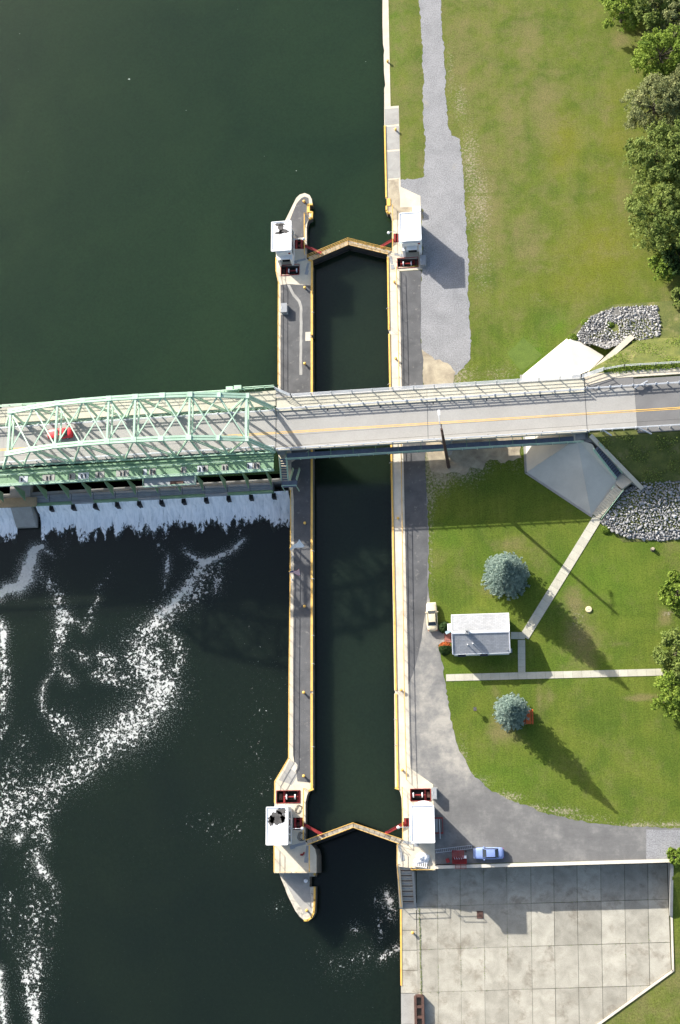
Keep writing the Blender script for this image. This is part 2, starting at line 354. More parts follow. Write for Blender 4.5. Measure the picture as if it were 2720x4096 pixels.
me = bpy.data.meshes.new('lower_pool'); me.from_pydata(vs.tolist(), [], fs.tolist()); me.materials.append(WLO)
me.attributes.new('foam', 'FLOAT', 'POINT').data.foreach_set('value', F.ravel().astype(np.float32))
me.attributes.new('film', 'FLOAT', 'POINT').data.foreach_set('value', G.ravel().astype(np.float32))
o = bpy.data.objects.new('lower_pool', me); COL.objects.link(o); fin(o, kind='structure')

# ------------------------------------------------------------------ lawn
def lawn_material():
    m = bpy.data.materials.new('lawn_grass'); nt, b = nodes_of(m)
    g = ramp(nt, noise(nt, 0.16, 5, 0.6, 0.5), [(0.33, (0.066, 0.103, 0.0145)), (0.52, (0.090, 0.122, 0.018)), (0.68, (0.112, 0.137, 0.022))])
    st = noise(nt, 0.8, 3, 0.6, 0, mapping(nt, (2.4, 0.12, 1)))
    g = mixc(nt, 0.35, g, ramp(nt, st, [(0.3, (0.7, 0.75, 0.7)), (0.7, (1.25, 1.2, 1.2))]), 'MULTIPLY')
    g = mixc(nt, maths(nt, 'MULTIPLY', attr(nt, 'lush'), 0.9, True), g, (0.070, 0.150, 0.012))
    g = mixc(nt, maths(nt, 'MULTIPLY', attr(nt, 'gold'), 0.8, True), g, (0.150, 0.148, 0.016))
    d = maths(nt, 'ADD', attr(nt, 'dry'), maths(nt, 'MULTIPLY', maths(nt, 'SUBTRACT', noise(nt, 0.3, 9, 0.74, 0.2), 0.5), 1.5))
    g = mixc(nt, maths(nt, 'MULTIPLY', smooth(nt, d, 0.0, 0.75), 0.9), g, (0.158, 0.140, 0.058))
    s = maths(nt, 'ADD', attr(nt, 'soil'), maths(nt, 'MULTIPLY', maths(nt, 'SUBTRACT', noise(nt, 2.6, 6, 0.8, 0.3), 0.5), 1.9))
    g = mixc(nt, maths(nt, 'MULTIPLY', smooth(nt, s, 0.36, 0.72), 0.85), g, mixc(nt, noise(nt, 0.9, 4, 0.6), (0.20, 0.165, 0.12), (0.42, 0.37, 0.28)))
    f = noise(nt, 4.5, 6, 0.8)
    g = mixc(nt, 0.8, g, ramp(nt, f, [(0.28, (0.3, 0.3, 0.3)), (0.72, (1.75, 1.75, 1.7))]), 'MULTIPLY')
    nt.links.new(g, b.inputs['Base Color']); b.inputs['Roughness'].default_value = 0.95; b.inputs['Specular IOR Level'].default_value = 0.1
    bump(nt, b, f, 0.6, 0.06)
    return m
LAWN = lawn_material()
DRY = [(2110,150,70,160,.55),(2180,420,80,200,.55),(2060,500,60,300,.45),(2120,960,70,130,.55),(1960,800,70,300,.45),(1850,220,60,220,.45),(2480,160,40,60,.6),(2420,420,60,120,.4),(2500,800,50,120,.5),(2300,1220,180,80,.25),
 (2690,1330,60,90,.9),(2640,1180,80,50,.35),(2560,1440,60,30,.2),(2300,2420,30,60,.7),(2330,2560,60,130,.55),(2060,2620,60,12,.3),(1985,2770,20,40,.5),(2010,2930,45,45,.75),(2160,2810,15,50,.7),(2200,2790,15,25,.5),(2560,2790,45,10,.9),
 (2480,2580,30,6,.7),(2660,2470,25,25,.8),(1960,2350,25,30,.4),(2060,2180,60,30,.45),(2130,2220,40,60,.4),(2690,2200,40,90,.35),(2230,3100,120,60,.15),(2500,3100,150,120,.15),(1760,2240,30,40,.35),(1900,3000,60,60,.15),(1840,2290,40,60,.3)]
LUSH = [(1590,150,35,160,.5),(1600,620,40,90,.6),(1610,330,40,70,.5),(2105,1415,58,50,.9),(2230,1300,40,40,.5),(2400,2330,180,120,.35),(1830,2700,60,40,.3),(1800,2160,60,60,.35),(2300,2660,120,60,.3),(1950,2230,80,50,.2),(2000,3120,150,60,.3)]
SOIL = [(1880,650,40,150,.44),(1915,800,45,150,.44),(1925,1010,40,180,.36),(1800,280,18,160,.36),(1840,420,30,80,.4),(2000,1500,80,40,.35),(1725,2040,10,150,.42),(1830,1850,95,60,.62),(1760,1830,50,90,.75),(1720,1960,22,80,.5),(1990,1800,80,40,.5),(2060,1850,60,50,.3),(1830,1510,70,50,.45),(1870,620,22,120,.42),(1905,780,25,130,.42),(1880,860,20,80,.4),(1800,330,18,90,.3),(1845,370,25,50,.38),(1720,2200,10,220,.38),
 (1845,3040,25,60,.42),(1920,3130,40,25,.42),(2020,3190,55,18,.5),(2120,3235,60,14,.5),(2250,3245,50,14,.5),(2330,3275,90,12,.42),(2560,3300,80,12,.5),(2690,3300,60,12,.5),(2150,1190,35,25,.28),(2310,2490,30,90,.32),(2030,2905,20,12,.5),(2670,2450,18,12,.45)]
GOLD = [(2260,560,60,110,.8),(2240,640,40,60,.7),(2400,1000,120,140,.8),(2330,1130,170,70,.6),(2480,1080,60,140,.5),(2470,560,60,80,.6),(2460,400,40,60,.4),(2250,1010,60,60,.5),(2420,720,60,80,.4),(1610,330,20,50,.5),(1600,560,30,60,.5)]
def lawn_mesh(name, pts, faces):
    A = np.array([tuple(p) for p in pts]); att = {}
    for nm, blobs in (('dry', DRY), ('lush', LUSH), ('soil', SOIL), ('gold', GOLD)):
        v = np.zeros(len(A)); 
        for px, py, rx, ry, s_ in blobs:
            c = P(px, py); v = np.maximum(v, s_ * np.exp(-(((A[:, 0] - c.x) / (rx / 21.5 * (1.7 if nm == 'soil' else 1.2))) ** 2 + ((A[:, 1] - c.y) / (ry / 21.5 * (1.7 if nm == 'soil' else 1.2))) ** 2)))
        if nm == 'dry': v = np.maximum(v, np.clip((A[:, 1] - 80) / 25, 0, 1) * 0.22); v = np.maximum(v, np.where(A[:, 1] < -9, .45, 0))
        if nm == 'dry': v += np.where((A[:, 1] > 82) & (A[:, 0] < 6), 0.10, 0)
        att[nm] = v * (1.15 if nm == 'soil' else 1.0)
    me = bpy.data.meshes.new(name); me.from_pydata(A.tolist(), [], faces); me.materials.append(LAWN)
    for nm, v in att.items(): me.attributes.new(nm, 'FLOAT', 'POINT').data.foreach_set('value', v.astype(np.float32))
    o = bpy.data.objects.new(name, me); COL.objects.link(o); return fin(o, kind='structure')
ys = np.concatenate([np.arange(0.2, 176, 0.8), np.geomspace(180, 3500, 16)])
us = np.concatenate([np.arange(0, 62, 0.8), np.geomspace(66, 3500, 16)])
pts = []; rows = len(ys); cols = len(us)
for y in ys:
    xw = -16.95 if y > 138 else (-11.9 if 104.8 < y < 118.2 else (-12.5 if y < 14.2 else -16.2))
    for u in us: pts.append((xw + u, y, -0.03))
idx = np.arange(rows * cols).reshape(rows, cols)
fs = np.stack([idx[:-1, :-1].ravel(), idx[:-1, 1:].ravel(), idx[1:, 1:].ravel(), idx[1:, :-1].ravel()], 1).tolist()
lawn_mesh('lawn', pts, fs)
# grass bank and low ground beside the yard
bank = [(24.75, 0.9, -0.02), (24.5, -2.0, -0.9), (24.3, -8, -3.9), (3400, -8, -3.9), (3400, 0.9, -0.02), (3400, -2, -0.9), (23.9, -15.9, -3.95), (11.8, -23.8, -3.95), (-6, -36, -3.95), (-6, -3400, -3.95), (3400, -3400, -3.95), (60, -8, -3.9), (60, .9, -.02), (60, -2, -.9)]
lawn_mesh('grass_bank', bank, [(0, 1, 13, 12), (12, 13, 5, 4), (1, 2, 11, 13), (13, 11, 3, 5), (2, 6, 7, 8, 9, 10, 3, 11)])

# ------------------------------------------------------------------ gravel, asphalt, soil
def sheet_thing(name, poly, z, m, jg=None, keep=()):
    pl = jag(XY(poly), jg[0], jg[1], jg[2], keep) if jg else XY(poly)
    return fin(MB().sheet(pl, z).build(name, m), kind='structure')
grav = PL([(1675,-900),(1675,0),(1685,112),(1690,203),(1695,305),(1693,441),(1700,644),(1697,705),(1600,720),(1596,760),(1605,800),(1620,830),(1690,835),(1690,1080),(1684,1100),(1682,1350),(1688,1400),(1694,1450),(1700,1600),(1705,1780),(1790,1790),(1800,1600),(1812,1512),(1854,1472),(1882,1434),(1883,1383),(1879,1255),(1872,1143),(1874,1076),(1869,1000),(1859,800),(1853,712),(1846,610),(1839,556),(1805,542),(1790,500),(1788,458),(1781,339),(1776,203),(1768,112),(1764,0),(1764,-900)])
sheet_thing('gravel_road', grav, -0.012, GRAVEL, (0.45, 0.30, 3))
sandp = PL([(1684,1395),(1740,1440),(1790,1452),(1822,1490),(1812,1540),(1830,1640),(1830,1800),(1860,1850),(1800,1890),(1725,1885),(1700,1800),(1690,1600)])
sheet_thing('sandy_ground', sandp, -0.004, SAND, (0.7, 0.4, 5))
sheet_thing('sandy_ground_by_paving', PL([(1780,1700),(2080,1690),(2085,1830),(2020,1850),(1960,1838),(1930,1880),(1880,1866),(1850,1900),(1780,1880)]), -0.0045, SAND, (0.6, 0.5, 9))
sheet_thing('mown_grass_patch', PL([(2029,1412),(2094,1350),(2168,1420),(2086,1488)]), -0.014, mat('fresh_grass', (.105, .155, .02), (.08, .125, .015), .8, fine=.6, fscale=5, bmp=.5), (0.6, 0.12, 2))
def worn_asphalt():
    m = bpy.data.materials.new('worn_asphalt'); nt, b = nodes_of(m)
    sp = nt.nodes.new('ShaderNodeSeparateXYZ'); nt.links.new(pos(nt), sp.inputs[0])
    du = maths(nt, 'MULTIPLY', smooth(nt, sp.outputs[1], 7.0, 17.0), maths(nt, 'SUBTRACT', 1.0, smooth(nt, sp.outputs[1], 38.0, 52.0)))
    du = maths(nt, 'MULTIPLY', du, maths(nt, 'SUBTRACT', 1.0, smooth(nt, sp.outputs[0], -7.0, 2.0)))
    c = ramp(nt, maths(nt, 'ADD', noise(nt, 0.16, 11, 0.72, 0.0), maths(nt, 'MULTIPLY', du, 0.14)), [(0.30, (0.098, 0.097, 0.096)), (0.50, (0.138, 0.136, 0.132)), (0.60, (0.19, 0.186, 0.176)), (0.74, (0.33, 0.31, 0.27))])
    st = noise(nt, 0.6, 8, 0.75, 0.2, mapping(nt, (0.3, 1.8, 1), (0, 0, 0.22)))
    c = mixc(nt, 0.35, c, ramp(nt, st, [(0.3, (0.7, 0.7, 0.7)), (0.7, (1.35, 1.33, 1.3))]), 'MULTIPLY')
    f = noise(nt, 10, 4, 0.75); c = mixc(nt, 0.35, c, ramp(nt, f, [(0.25, (0.5, 0.5, 0.5)), (0.75, (1.45, 1.45, 1.45))]), 'MULTIPLY')
    nt.links.new(c, b.inputs['Base Color']); b.inputs['Roughness'].default_value = 0.9; bump(nt, b, f, 0.3, 0.03); return m
WORN = worn_asphalt()
road = PL([(1606,1760),(1697,1760),(1705,1950),(1712,2100),(1715,2300),(1716,2420),(1745,2480),(1762,2525),(1800,2540),(1800,2562),(1752,2580),(1764,2640),(1780,2720),(1795,2830),(1810,2900),(1830,2980),(1870,3060),(1900,3110),(1960,3160),(2060,3210),(2170,3250),(2300,3282),(2480,3304),(2720,3312),(5200,3350),(5200,3375),(2720,3438),(2300,3444),(1738,3458),(1734,3200),(1734,3140),(1640,3080),(1626,2400)])
sheet_thing('access_road', road, -0.008, WORN, (0.45, 0.26, 8), keep=(25, 26, 27, 28, 29, 30, 31))
sheet_thing('access_road_pale_section', PL([(2585,3318),(5200,3352),(5200,3373),(2585,3436)]), -0.002, GRAVEL)
strip1 = PL([(1600,1086),(1686,1080),(1683,1180),(1682,1350),(1687,1400),(1694,1440),(1690,1500),(1705,1800),(1612,1800),(1606,1550)])
sheet_thing('asphalt_strip_north', strip1, 0.0, ASPH, (1.2, 0.08, 4), keep=(0, 8, 9))
strip2 = PL([(1613,1800),(1697,1790),(1705,1950),(1710,2100),(1709,2300),(1706,2420),(1690,2520),(1672,2620),(1650,2700),(1632,2740),(1627,2500),(1622,2200)])
sheet_thing('asphalt_strip_south', strip2, 0.0, ASPH, (1.2, 0.12, 6), keep=(0, 10, 11))
# ------------------------------------------------------------------ lock walls
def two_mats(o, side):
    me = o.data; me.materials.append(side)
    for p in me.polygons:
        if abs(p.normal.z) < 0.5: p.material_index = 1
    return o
def rect(px0, px1, py0, py1, z=0.0): return PL([(px0, py1), (px1, py1), (px1, py0), (px0, py0)], z)
PITS = {'UL': rect(1124, 1197, 1062, 1098), 'UR': rect(1590, 1672, 1034, 1068), 'LL': rect(1106, 1200, 3163, 3211), 'LR': rect(1642, 1722, 3156, 3203)}
ARMPITS = {'UL': rect(1178, 1216, 958, 996), 'UR': rect(1574, 1598, 934, 970), 'LL': rect(1172, 1214, 3270, 3319), 'LR': rect(1616, 1642, 3272, 3311)}
isl_e = [(1219,772),(1238,780),(1247,796),(1250,818),(1238,818),(1238,848),(1248,848),(1248,870),(1236,876),(1229,892),(1227,912),(1227,1035),(1236,1040),(1245,1043),(1250,1055),(1251,1338),(1246,1340),(1246,1352),(1251,1354),(1252,2100),(1253,3145),(1250,3160),(1236,3164),(1228,3182),(1222,3210),(1222,3368),(1245,3378),(1260,3396),(1266,3422),(1266,3492)]
isl_w = [(1096,3492),(1098,3215),(1098,3126),(1154,3036),(1155,2680),(1159,2330),(1161,2080),(1160,1962),(1146,1935),(1120,1900),(1112,1800),(1112,1546),(1113,1132),(1104,1093),(1104,1021),(1104,938),(1141,881),(1185,791),(1199,778)]
island = thing('lock_island_wall', 'long narrow concrete wall island between the river and the lock chamber', 'lock wall', (-35, 60, 0))
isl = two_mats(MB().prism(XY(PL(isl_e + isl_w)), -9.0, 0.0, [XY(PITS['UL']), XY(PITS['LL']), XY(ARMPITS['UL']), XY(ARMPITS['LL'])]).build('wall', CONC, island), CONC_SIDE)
tip = [(1117,3480),(1117,3495),(1128,3524),(1141,3555),(1159,3599),(1181,3643),(1199,3667),(1216,3681),(1231,3683),(1247,3671),(1257,3652),(1259,3599),(1259,3547),(1238,3547),(1238,3506),(1259,3506),(1259,3480)]
tp = MB().prism(jag(XY(PL(tip, Z_TIP)), 0.6, 0.07, 3, keep=(9, 10, 11, 12, 13, 14, 15, 16)), -9.0, Z_TIP).build('lower_nose', CONC_CRUMB, island); two_mats(tp, CONC_SIDE)
MB().sheet(jag(XY(PL([(1135,3494),(1150,3545),(1176,3595),(1204,3630),(1213,3655),(1236,3652),(1246,3640),(1240,3550),(1236,3547),(1236,3494)], Z_TIP)), 0.6, 0.12, 9), Z_TIP + 0.012).build('worn_topping', CONC_GREY, island)
east_w = [(1530,0),(1530,102),(1532,176),(1537,200),(1535,220),(1536,288),(1541,341),(1537,353),(1537,502),(1543,795),(1547,796),(1547,825),(1544,825),(1544,843),(1549,852),(1558,852),(1563,864),(1568,878),(1568,1003),(1549,1020),(1549,1040),(1553,1321),(1557,1326),(1557,1334),(1553,1336),(1557,1551),(1562,1777),(1565,2000),(1577,2760),(1581,2768),(1577,2776),(1580,3148),(1584,3156),(1594,3156),(1601,3171),(1606,3193),(1608,3239),(1609,3355),(1600,3368),(1587,3378),(1587,3466)]
ew = [(-17.9, 3400)] + XY(PL(east_w)) + [(-12.15, -0.75), (-12.15, 12.6), (-15.75, 15.2), (-15.75, 103.9), (-11.6, 103.9), (-11.6, 118.8), (-15.2, 121), (-15.2, 138.2), (-16.75, 138.2), (-16.75, 3400)]
eastw = thing('lock_bank_wall', 'long concrete lock wall along the lawn side of the chamber', 'lock wall', (-17, 60, 0))
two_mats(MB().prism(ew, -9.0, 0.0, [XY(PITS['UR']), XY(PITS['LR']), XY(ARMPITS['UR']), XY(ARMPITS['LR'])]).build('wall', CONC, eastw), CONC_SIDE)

# dark asphalt topping and slabs on the walls
MB().sheet(jag(XY(PL([(1122,1140),(1150,1136),(1215,1140),(1243,1142),(1244,1300),(1244,1560),(1244,1800),(1175,1830),(1130,1800),(1122,1560)])), 1.0, 0.05, 2), 0.012).build('asphalt_topping', ASPH, island)
MB().sheet(jag(XY(PL([(1165,1850),(1244,1800),(1245,2300),(1246,3128),(1236,3130),(1190,3125),(1180,3060),(1172,3020),(1172,2700),(1174,2300),(1175,2000)])), 1.2, 0.05, 2), 0.013).build('asphalt_topping', ASPH, island)
MB().sheet(jag(XY(PL([(1160,878),(1186,815),(1206,792),(1219,786),(1234,792),(1236,816),(1234,878),(1222,900),(1216,950),(1190,950),(1172,930)])), 0.7, 0.05, 5), 0.012).build('asphalt_topping', ASPH, island)
MB().sheet(jag(XY(PL([(1148,1138),(1160,1140),(1178,1175),(1203,1205),(1209,1225),(1209,1500),(1198,1500),(1199,1230),(1192,1208),(1172,1185)])), 0.8, 0.07, 5), 0.026).build('trench_patch', CONC_GREY, island)
MB().sheet(jag(XY(PL([(1158,3040),(1175,3052),(1168,3070),(1188,3100),(1165,3140),(1115,3120),(1140,3080)])), 0.6, 0.1, 5), 0.015).build('patched_topping', CONC_GREY, island)
MB().sheet(jag(XY(PL([(1180,3048),(1190,3060),(1180,3090),(1160,3075)])), 0.4, 0.15, 6), 0.03).build('spalled_patch', CONC_W, island)
for a, b in ((1042, 1062), (3380, 3490)):
    pass
yv = 15.9; k = 0
while yv < 103:                     # top slabs of the bank wall
    n = min(yv + 8.4, 103.7); MB().bx(-17.55, -15.8, yv + 0.02, n - 0.02, -0.05, 0.022).build('top_slab', CONC_W, eastw); yv = n
for py0, py1 in ((432, 500), (504, 600), (604, 715)):
    a, b = P(1540, py1), P(1590, py0); MB().bx(a.x, -15.3, a.y, b.y, -0.05, 0.02).build('top_slab', CONC_GREY, eastw)
MB().sheet(jag(XY(PL([(1552,720),(1595,715),(1600,830),(1680,825),(1690,845),(1690,880),(1570,880),(1556,850)])), 0.8, 0.12, 4), 0.014).build('broken_paving', SAND, eastw)
for c, w_, h_ in ((P(1220, 1346), 1.0, 1.75),):
    MB().box((P(1232, 1346).x, P(1232, 1346).y, 0.02), (0.95, 1.75, 0.06)).build('ladder_pad', CONC_W, island)

def strip(mb, pts, wd, z0, z1):
    for a, b in zip(pts[:-1], pts[1:]):
        a = Vector((a[0], a[1], (z0 + z1) / 2)); b = Vector((b[0], b[1], (z0 + z1) / 2)); d = (b - a).normalized() * wd * 0.3
        mb.bar(a - d, b + d, wd, z1 - z0)
    return mb
def coping(parent, pts, wd=0.34, z0=-0.35, z1=0.14, shift=0.0):
    p = [Vector((q[0] + shift, q[1])) for q in pts]
    return strip(MB(), p, wd, z0, z1).build('yellow_coping', YEL, parent)
for a, b in ((1046, 1338), (1354, 1700), (1704, 2100), (2104, 2500), (2504, 2762), (2776, 3150)):
    coping(island, XY(PL([(1251, a), (1251 + (b - a) * 0.0008, b)])), 0.36, shift=-0.17)
coping(island, XY(PL([(1236,1041),(1246,1044)])), .3); coping(island, XY(PL([(1252,3156),(1236,3163)])), .3)
coping(island, XY(PL([(1249,818),(1239,818)])), .3); MB().bx(P(1228,833).x, P(1239,833).x, P(1233,850).y, P(1233,816).y, -0.3, 0.10).build('yellow_niche_edge', YEL, island)
coping(island, XY(PL([(1240,848),(1249,849),(1248,870),(1237,875)])), .28)
coping(island, XY(PL([(1258,3500),(1258,3493)], Z_TIP)), .3, Z_TIP - .3, Z_TIP + .1); coping(island, XY(PL([(1258,3549),(1258,3600),(1256,3648),(1246,3669),(1231,3681),(1218,3681)], Z_TIP)), .3, Z_TIP - .3, Z_TIP + .1)
for a, b in ((1030, 1318), (1338, 1700), (1704, 2000), (2004, 2400), (2404, 2758), (2778, 3148)):
    q = [P(1549 + (a - 1025) * 0.01462, a), P(1549 + (b - 1025) * 0.01462, b)]; coping(eastw, [(-17.98, q[0].y), (-18.02, q[1].y)], 0.30, shift=0.14)
coping(eastw, XY(PL([(1582,3152),(1594,3156)])), .28)
for a, b in ((505, 640), (644, 790)): coping(eastw, XY(PL([(1537 + (a - 502) * .0205, a), (1537 + (b - 502) * .0205, b)])), .3, shift=.1)
MB().bx(P(1547,810).x, P(1562,810).x, P(1550,824).y, P(1550,795).y, -0.3, 0.11).build('yellow_niche_edge', YEL, eastw)
coping(eastw, XY(PL([(1546,826),(1546,843),(1552,851),(1559,852)])), .3)
for a, b in ((3640, 3800), (3804, 3940)): coping(eastw, XY(PL([(1601 + (a - 3640) * .006, a), (1601 + (b - 3640) * .006, b)], Z_YARD)), .28, Z_YARD - .5, Z_YARD + .08, shift=.1)
# steel ladder hoops in the wall niches
for x, py in ((-31.95, 1346), (-17.75, 1328), (-17.75, 2767), (-31.9, 2770)):
    y = P(1250, py).y; m_ = MB()
    for k in range(10): m_.bar((x, y - 0.22, -0.4 - k * 0.45), (x, y + 0.22, -0.4 - k * 0.45), 0.05, 0.05)
    for s_ in (-1, 1): m_.bar((x, y + s_ * 0.22, 0.9), (x, y + s_ * 0.22, -5.0), 0.05, 0.05)
    m_.build('ladder', YEL, island if x < -25 else eastw)
# anchor bar covers beside the gate hinges
def anchor(parent, a, b, plate, z=0.012):
    a, b, c = P(*a), P(*b), P(*plate); d = (b - a)
    MB().bar(Vector((a.x, a.y, z)), Vector((b.x, b.y, z)), 0.42, 0.03).build('anchor_bar_cover', STEEL, parent)
    MB().box((c.x, c.y, z + 0.004), (0.85, 0.62, 0.05), math.atan2(d.y, d.x)).build('anchor_plate', STEEL, parent)
anchor(island, (1223,1036), (1187,1045), (1178,1049)); anchor(island, (1234,1052), (1226,1082), (1227,1090))
anchor(island, (1222,3372), (1180,3383), (1170,3388)); anchor(island, (1230,3384), (1226,3428), (1225,3440))
anchor(eastw, (1578,1015), (1604,1020), (1612,1022)); anchor(eastw, (1562,1026), (1568,1056), (1570,1068))
anchor(eastw, (1612,3366), (1650,3374), (1664,3378)); anchor(eastw, (1597,3382), (1606,3420), (1610,3432))

# ------------------------------------------------------------------ mitre gates
def gate_leaf(label, a0, a1, b0, b1, zb):
    """leaf between the hinge edge a0-a1 and the mitre edge b0-b1 (plan points)"""
    A0, A1, B0, B1 = P(*a0), P(*a1), P(*b0), P(*b1); mid = (A0 + A1) / 2
    t = thing('mitre_gate_leaf', label, 'lock gate', (mid.x, mid.y, 0))
    def q(u, v, z=0.0):
        p = A0.lerp(B0, u).lerp(A1.lerp(B1, u), v); return Vector((p.x, p.y, z))
    MB().prism(XY([q(0, .12), q(1, .12), q(1, .88), q(0, .88)]), zb, 0.02).build('gate_body', GATEM, t)
    n = 9
    for k in range(n):                                   # walkway planks
        u0, u1 = k / n + 0.004, (k + 1) / n - 0.004
        MB().prism(XY([q(u0, .0), q(u1, .0), q(u1, 1.), q(u0, 1.)]), 0.025, 0.12).build('walkway_plank', WOODG, t)
    for v in (.04, .96):
        m_ = MB()
        for z in (0.62, 1.1): m_.tube([q(0.0, v, z), q(1.0, v, z)], 0.034, 5)
        m_.build('handrail', YEL, t)
        for k in range(6): MB().tube([q(k / 5, v, 0.1), q(k / 5, v, 1.12)], 0.042, 5).build('rail_post', YEL, t)
        strip(MB(), [q(0, v), q(1, v)], 0.06, 0.1, 0.17).build('yellow_toe_board', YEL, t)
    for k in range(1, 5):
        MB().bar(q(0.02, .93, zb * k / 5), q(0.98, .93, zb * k / 5), 0.35, 0.3).build('steel_rib', GATEM, t)
    return t
gate_leaf('upper gate leaf on the island side, closed, with yellow railings', (1230,1030), (1243,1045), (1393,962), (1394,981), -8.5)
gate_leaf('upper gate leaf on the lawn side, closed, with yellow railings', (1566,1004), (1552,1019), (1394,962), (1395,981), -8.5)
gate_leaf('lower gate leaf on the island side, closed, above dark water', (1225,3360), (1234,3379), (1413,3291), (1413,3311), -8.5)
gate_leaf('lower gate leaf on the lawn side, closed, above dark water', (1610,3356), (1596,3376), (1414,3291), (1414,3311), -8.5)
def strut(label, a, b):
    A, B = P(*a, 0.2), P(*b, 0.2); t = thing('gate_operating_arm', label, 'gate arm', (A.x, A.y, 0))
    MB().bar(A, B, 0.36, 0.28).build('beam', RED, t)
    u = (B - A).normalized(); nrm = Vector((-u.y, u.x, 0)) * 0.2
    for s_ in (-1, 1): MB().bar(A + nrm * s_ + Vector((0, 0, .16)), B + nrm * s_ + Vector((0, 0, .16)), 0.07, 0.08).build('flange', RED, t)
    MB().cyl(B + Vector((0, 0, -.3)), 0.28, 0.5, 10).build('pivot', RED, t)
strut('red arm from the upper island gatehouse to its gate', (1218,984), (1282,1012)); strut('red arm from the upper lawn-side gatehouse to its gate', (1574,958), (1527,986))
strut('red arm from the lower island gatehouse to its gate', (1212,3296), (1284,3335)); strut('red arm from the lower lawn-side gatehouse to its gate', (1618,3292), (1546,3332))

# ------------------------------------------------------------------ machinery in the pits
def winch(label, key, x0, x1, south):
    r = PITS[key]; xa, xb = min(p.x for p in r), max(p.x for p in r); ya, yb = min(p.y for p in r), max(p.y for p in r); ym = (ya + yb) / 2
    t = thing('gate_winch', label, 'winch', ((xa + xb) / 2, ym, -1.3))
    MB().bx(xa - .1, xb + .1, ya - .1, yb + .1, -1.4, -1.3).build('pit_floor', PITM, t)
    m_ = MB()
    for p, q in (((xa, ya), (xb, ya)), ((xb, ya), (xb, yb)), ((xb, yb), (xa, yb)), ((xa, yb), (xa, ya))): m_.bar((*p, 0.04), (*q, 0.04), 0.09, 0.1)
    m_.build('red_rim', RED, t)
    a, b = lerp(xa, xb, x0), lerp(xa, xb, x1)
    MB().tube([(a - .5, ym, -.35), (b + .5, ym, -.35)], 0.13, 8).build('shaft', RED, t)
    for x in (a, b): MB().tube([(x - .09, ym, -.35), (x + .09, ym, -.35)], 0.42, 14).build('gear_wheel', LAMPW, t)
    for x in (a - .45, b + .45): MB().bx(x - .16, x + .16, ya + .1, yb - .1, -1.3, -.55).build('bearing_beam', RED, t)
    MB().bx(a + .3, b - .3, ym - .45, ym + .45, -1.3, -.75).build('motor', PITM, t)
    MB().bx(a - 1.3 if a - 1.3 > xa + .1 else b + .75, (a - .75) if a - 1.3 > xa + .1 else min(b + 1.3, xb - .1), ym - .4, ym + .5, -1.3, -.45).build('gearbox', RUST, t)
winch('red gate winch in the pit south of the upper island gatehouse', 'UL', .42, .85, True); winch('red gate winch in the pit south of the upper lawn-side gatehouse', 'UR', .28, .66, True)
winch('red gate winch in the pit north of the lower island gatehouse', 'LL', .42, .78, False); winch('red gate winch in the pit north of the lower lawn-side gatehouse', 'LR', .14, .58, False)
def rack(label, key):
    r = ARMPITS[key]; xa, xb = min(p.x for p in r), max(p.x for p in r); ya, yb = min(p.y for p in r), max(p.y for p in r)
    t = thing('gate_arm_rack', label, 'rack', ((xa + xb) / 2, (ya + yb) / 2, -1.2))
    MB().bx(xa - .1, xb + .1, ya - .1, yb + .1, -1.3, -1.2).build('pit_floor', PITM, t)
    for u in (.2, .75):
        x = lerp(xa, xb, u); MB().bx(x - .17, x + .17, ya + .05, yb - .05, -.4, -.05).build('guide_beam', RED, t)
    for v in (.15, .5, .85): MB().bx(xa + .05, xb - .05, lerp(ya, yb, v) - .06, lerp(ya, yb, v) + .06, -.45, -.3).build('cross_tie', RED, t)
    MB().cyl((lerp(xa, xb, .5), lerp(ya, yb, .45), -1.2), 0.35, 0.9, 10).build('pinion', RUST, t)
rack('red rack in the recess beside the upper island gatehouse', 'UL'); rack('red rack in the recess beside the upper lawn-side gatehouse', 'UR')
rack('red rack in the recess beside the lower island gatehouse', 'LL'); rack('red rack in the recess beside the lower lawn-side gatehouse', 'LR')

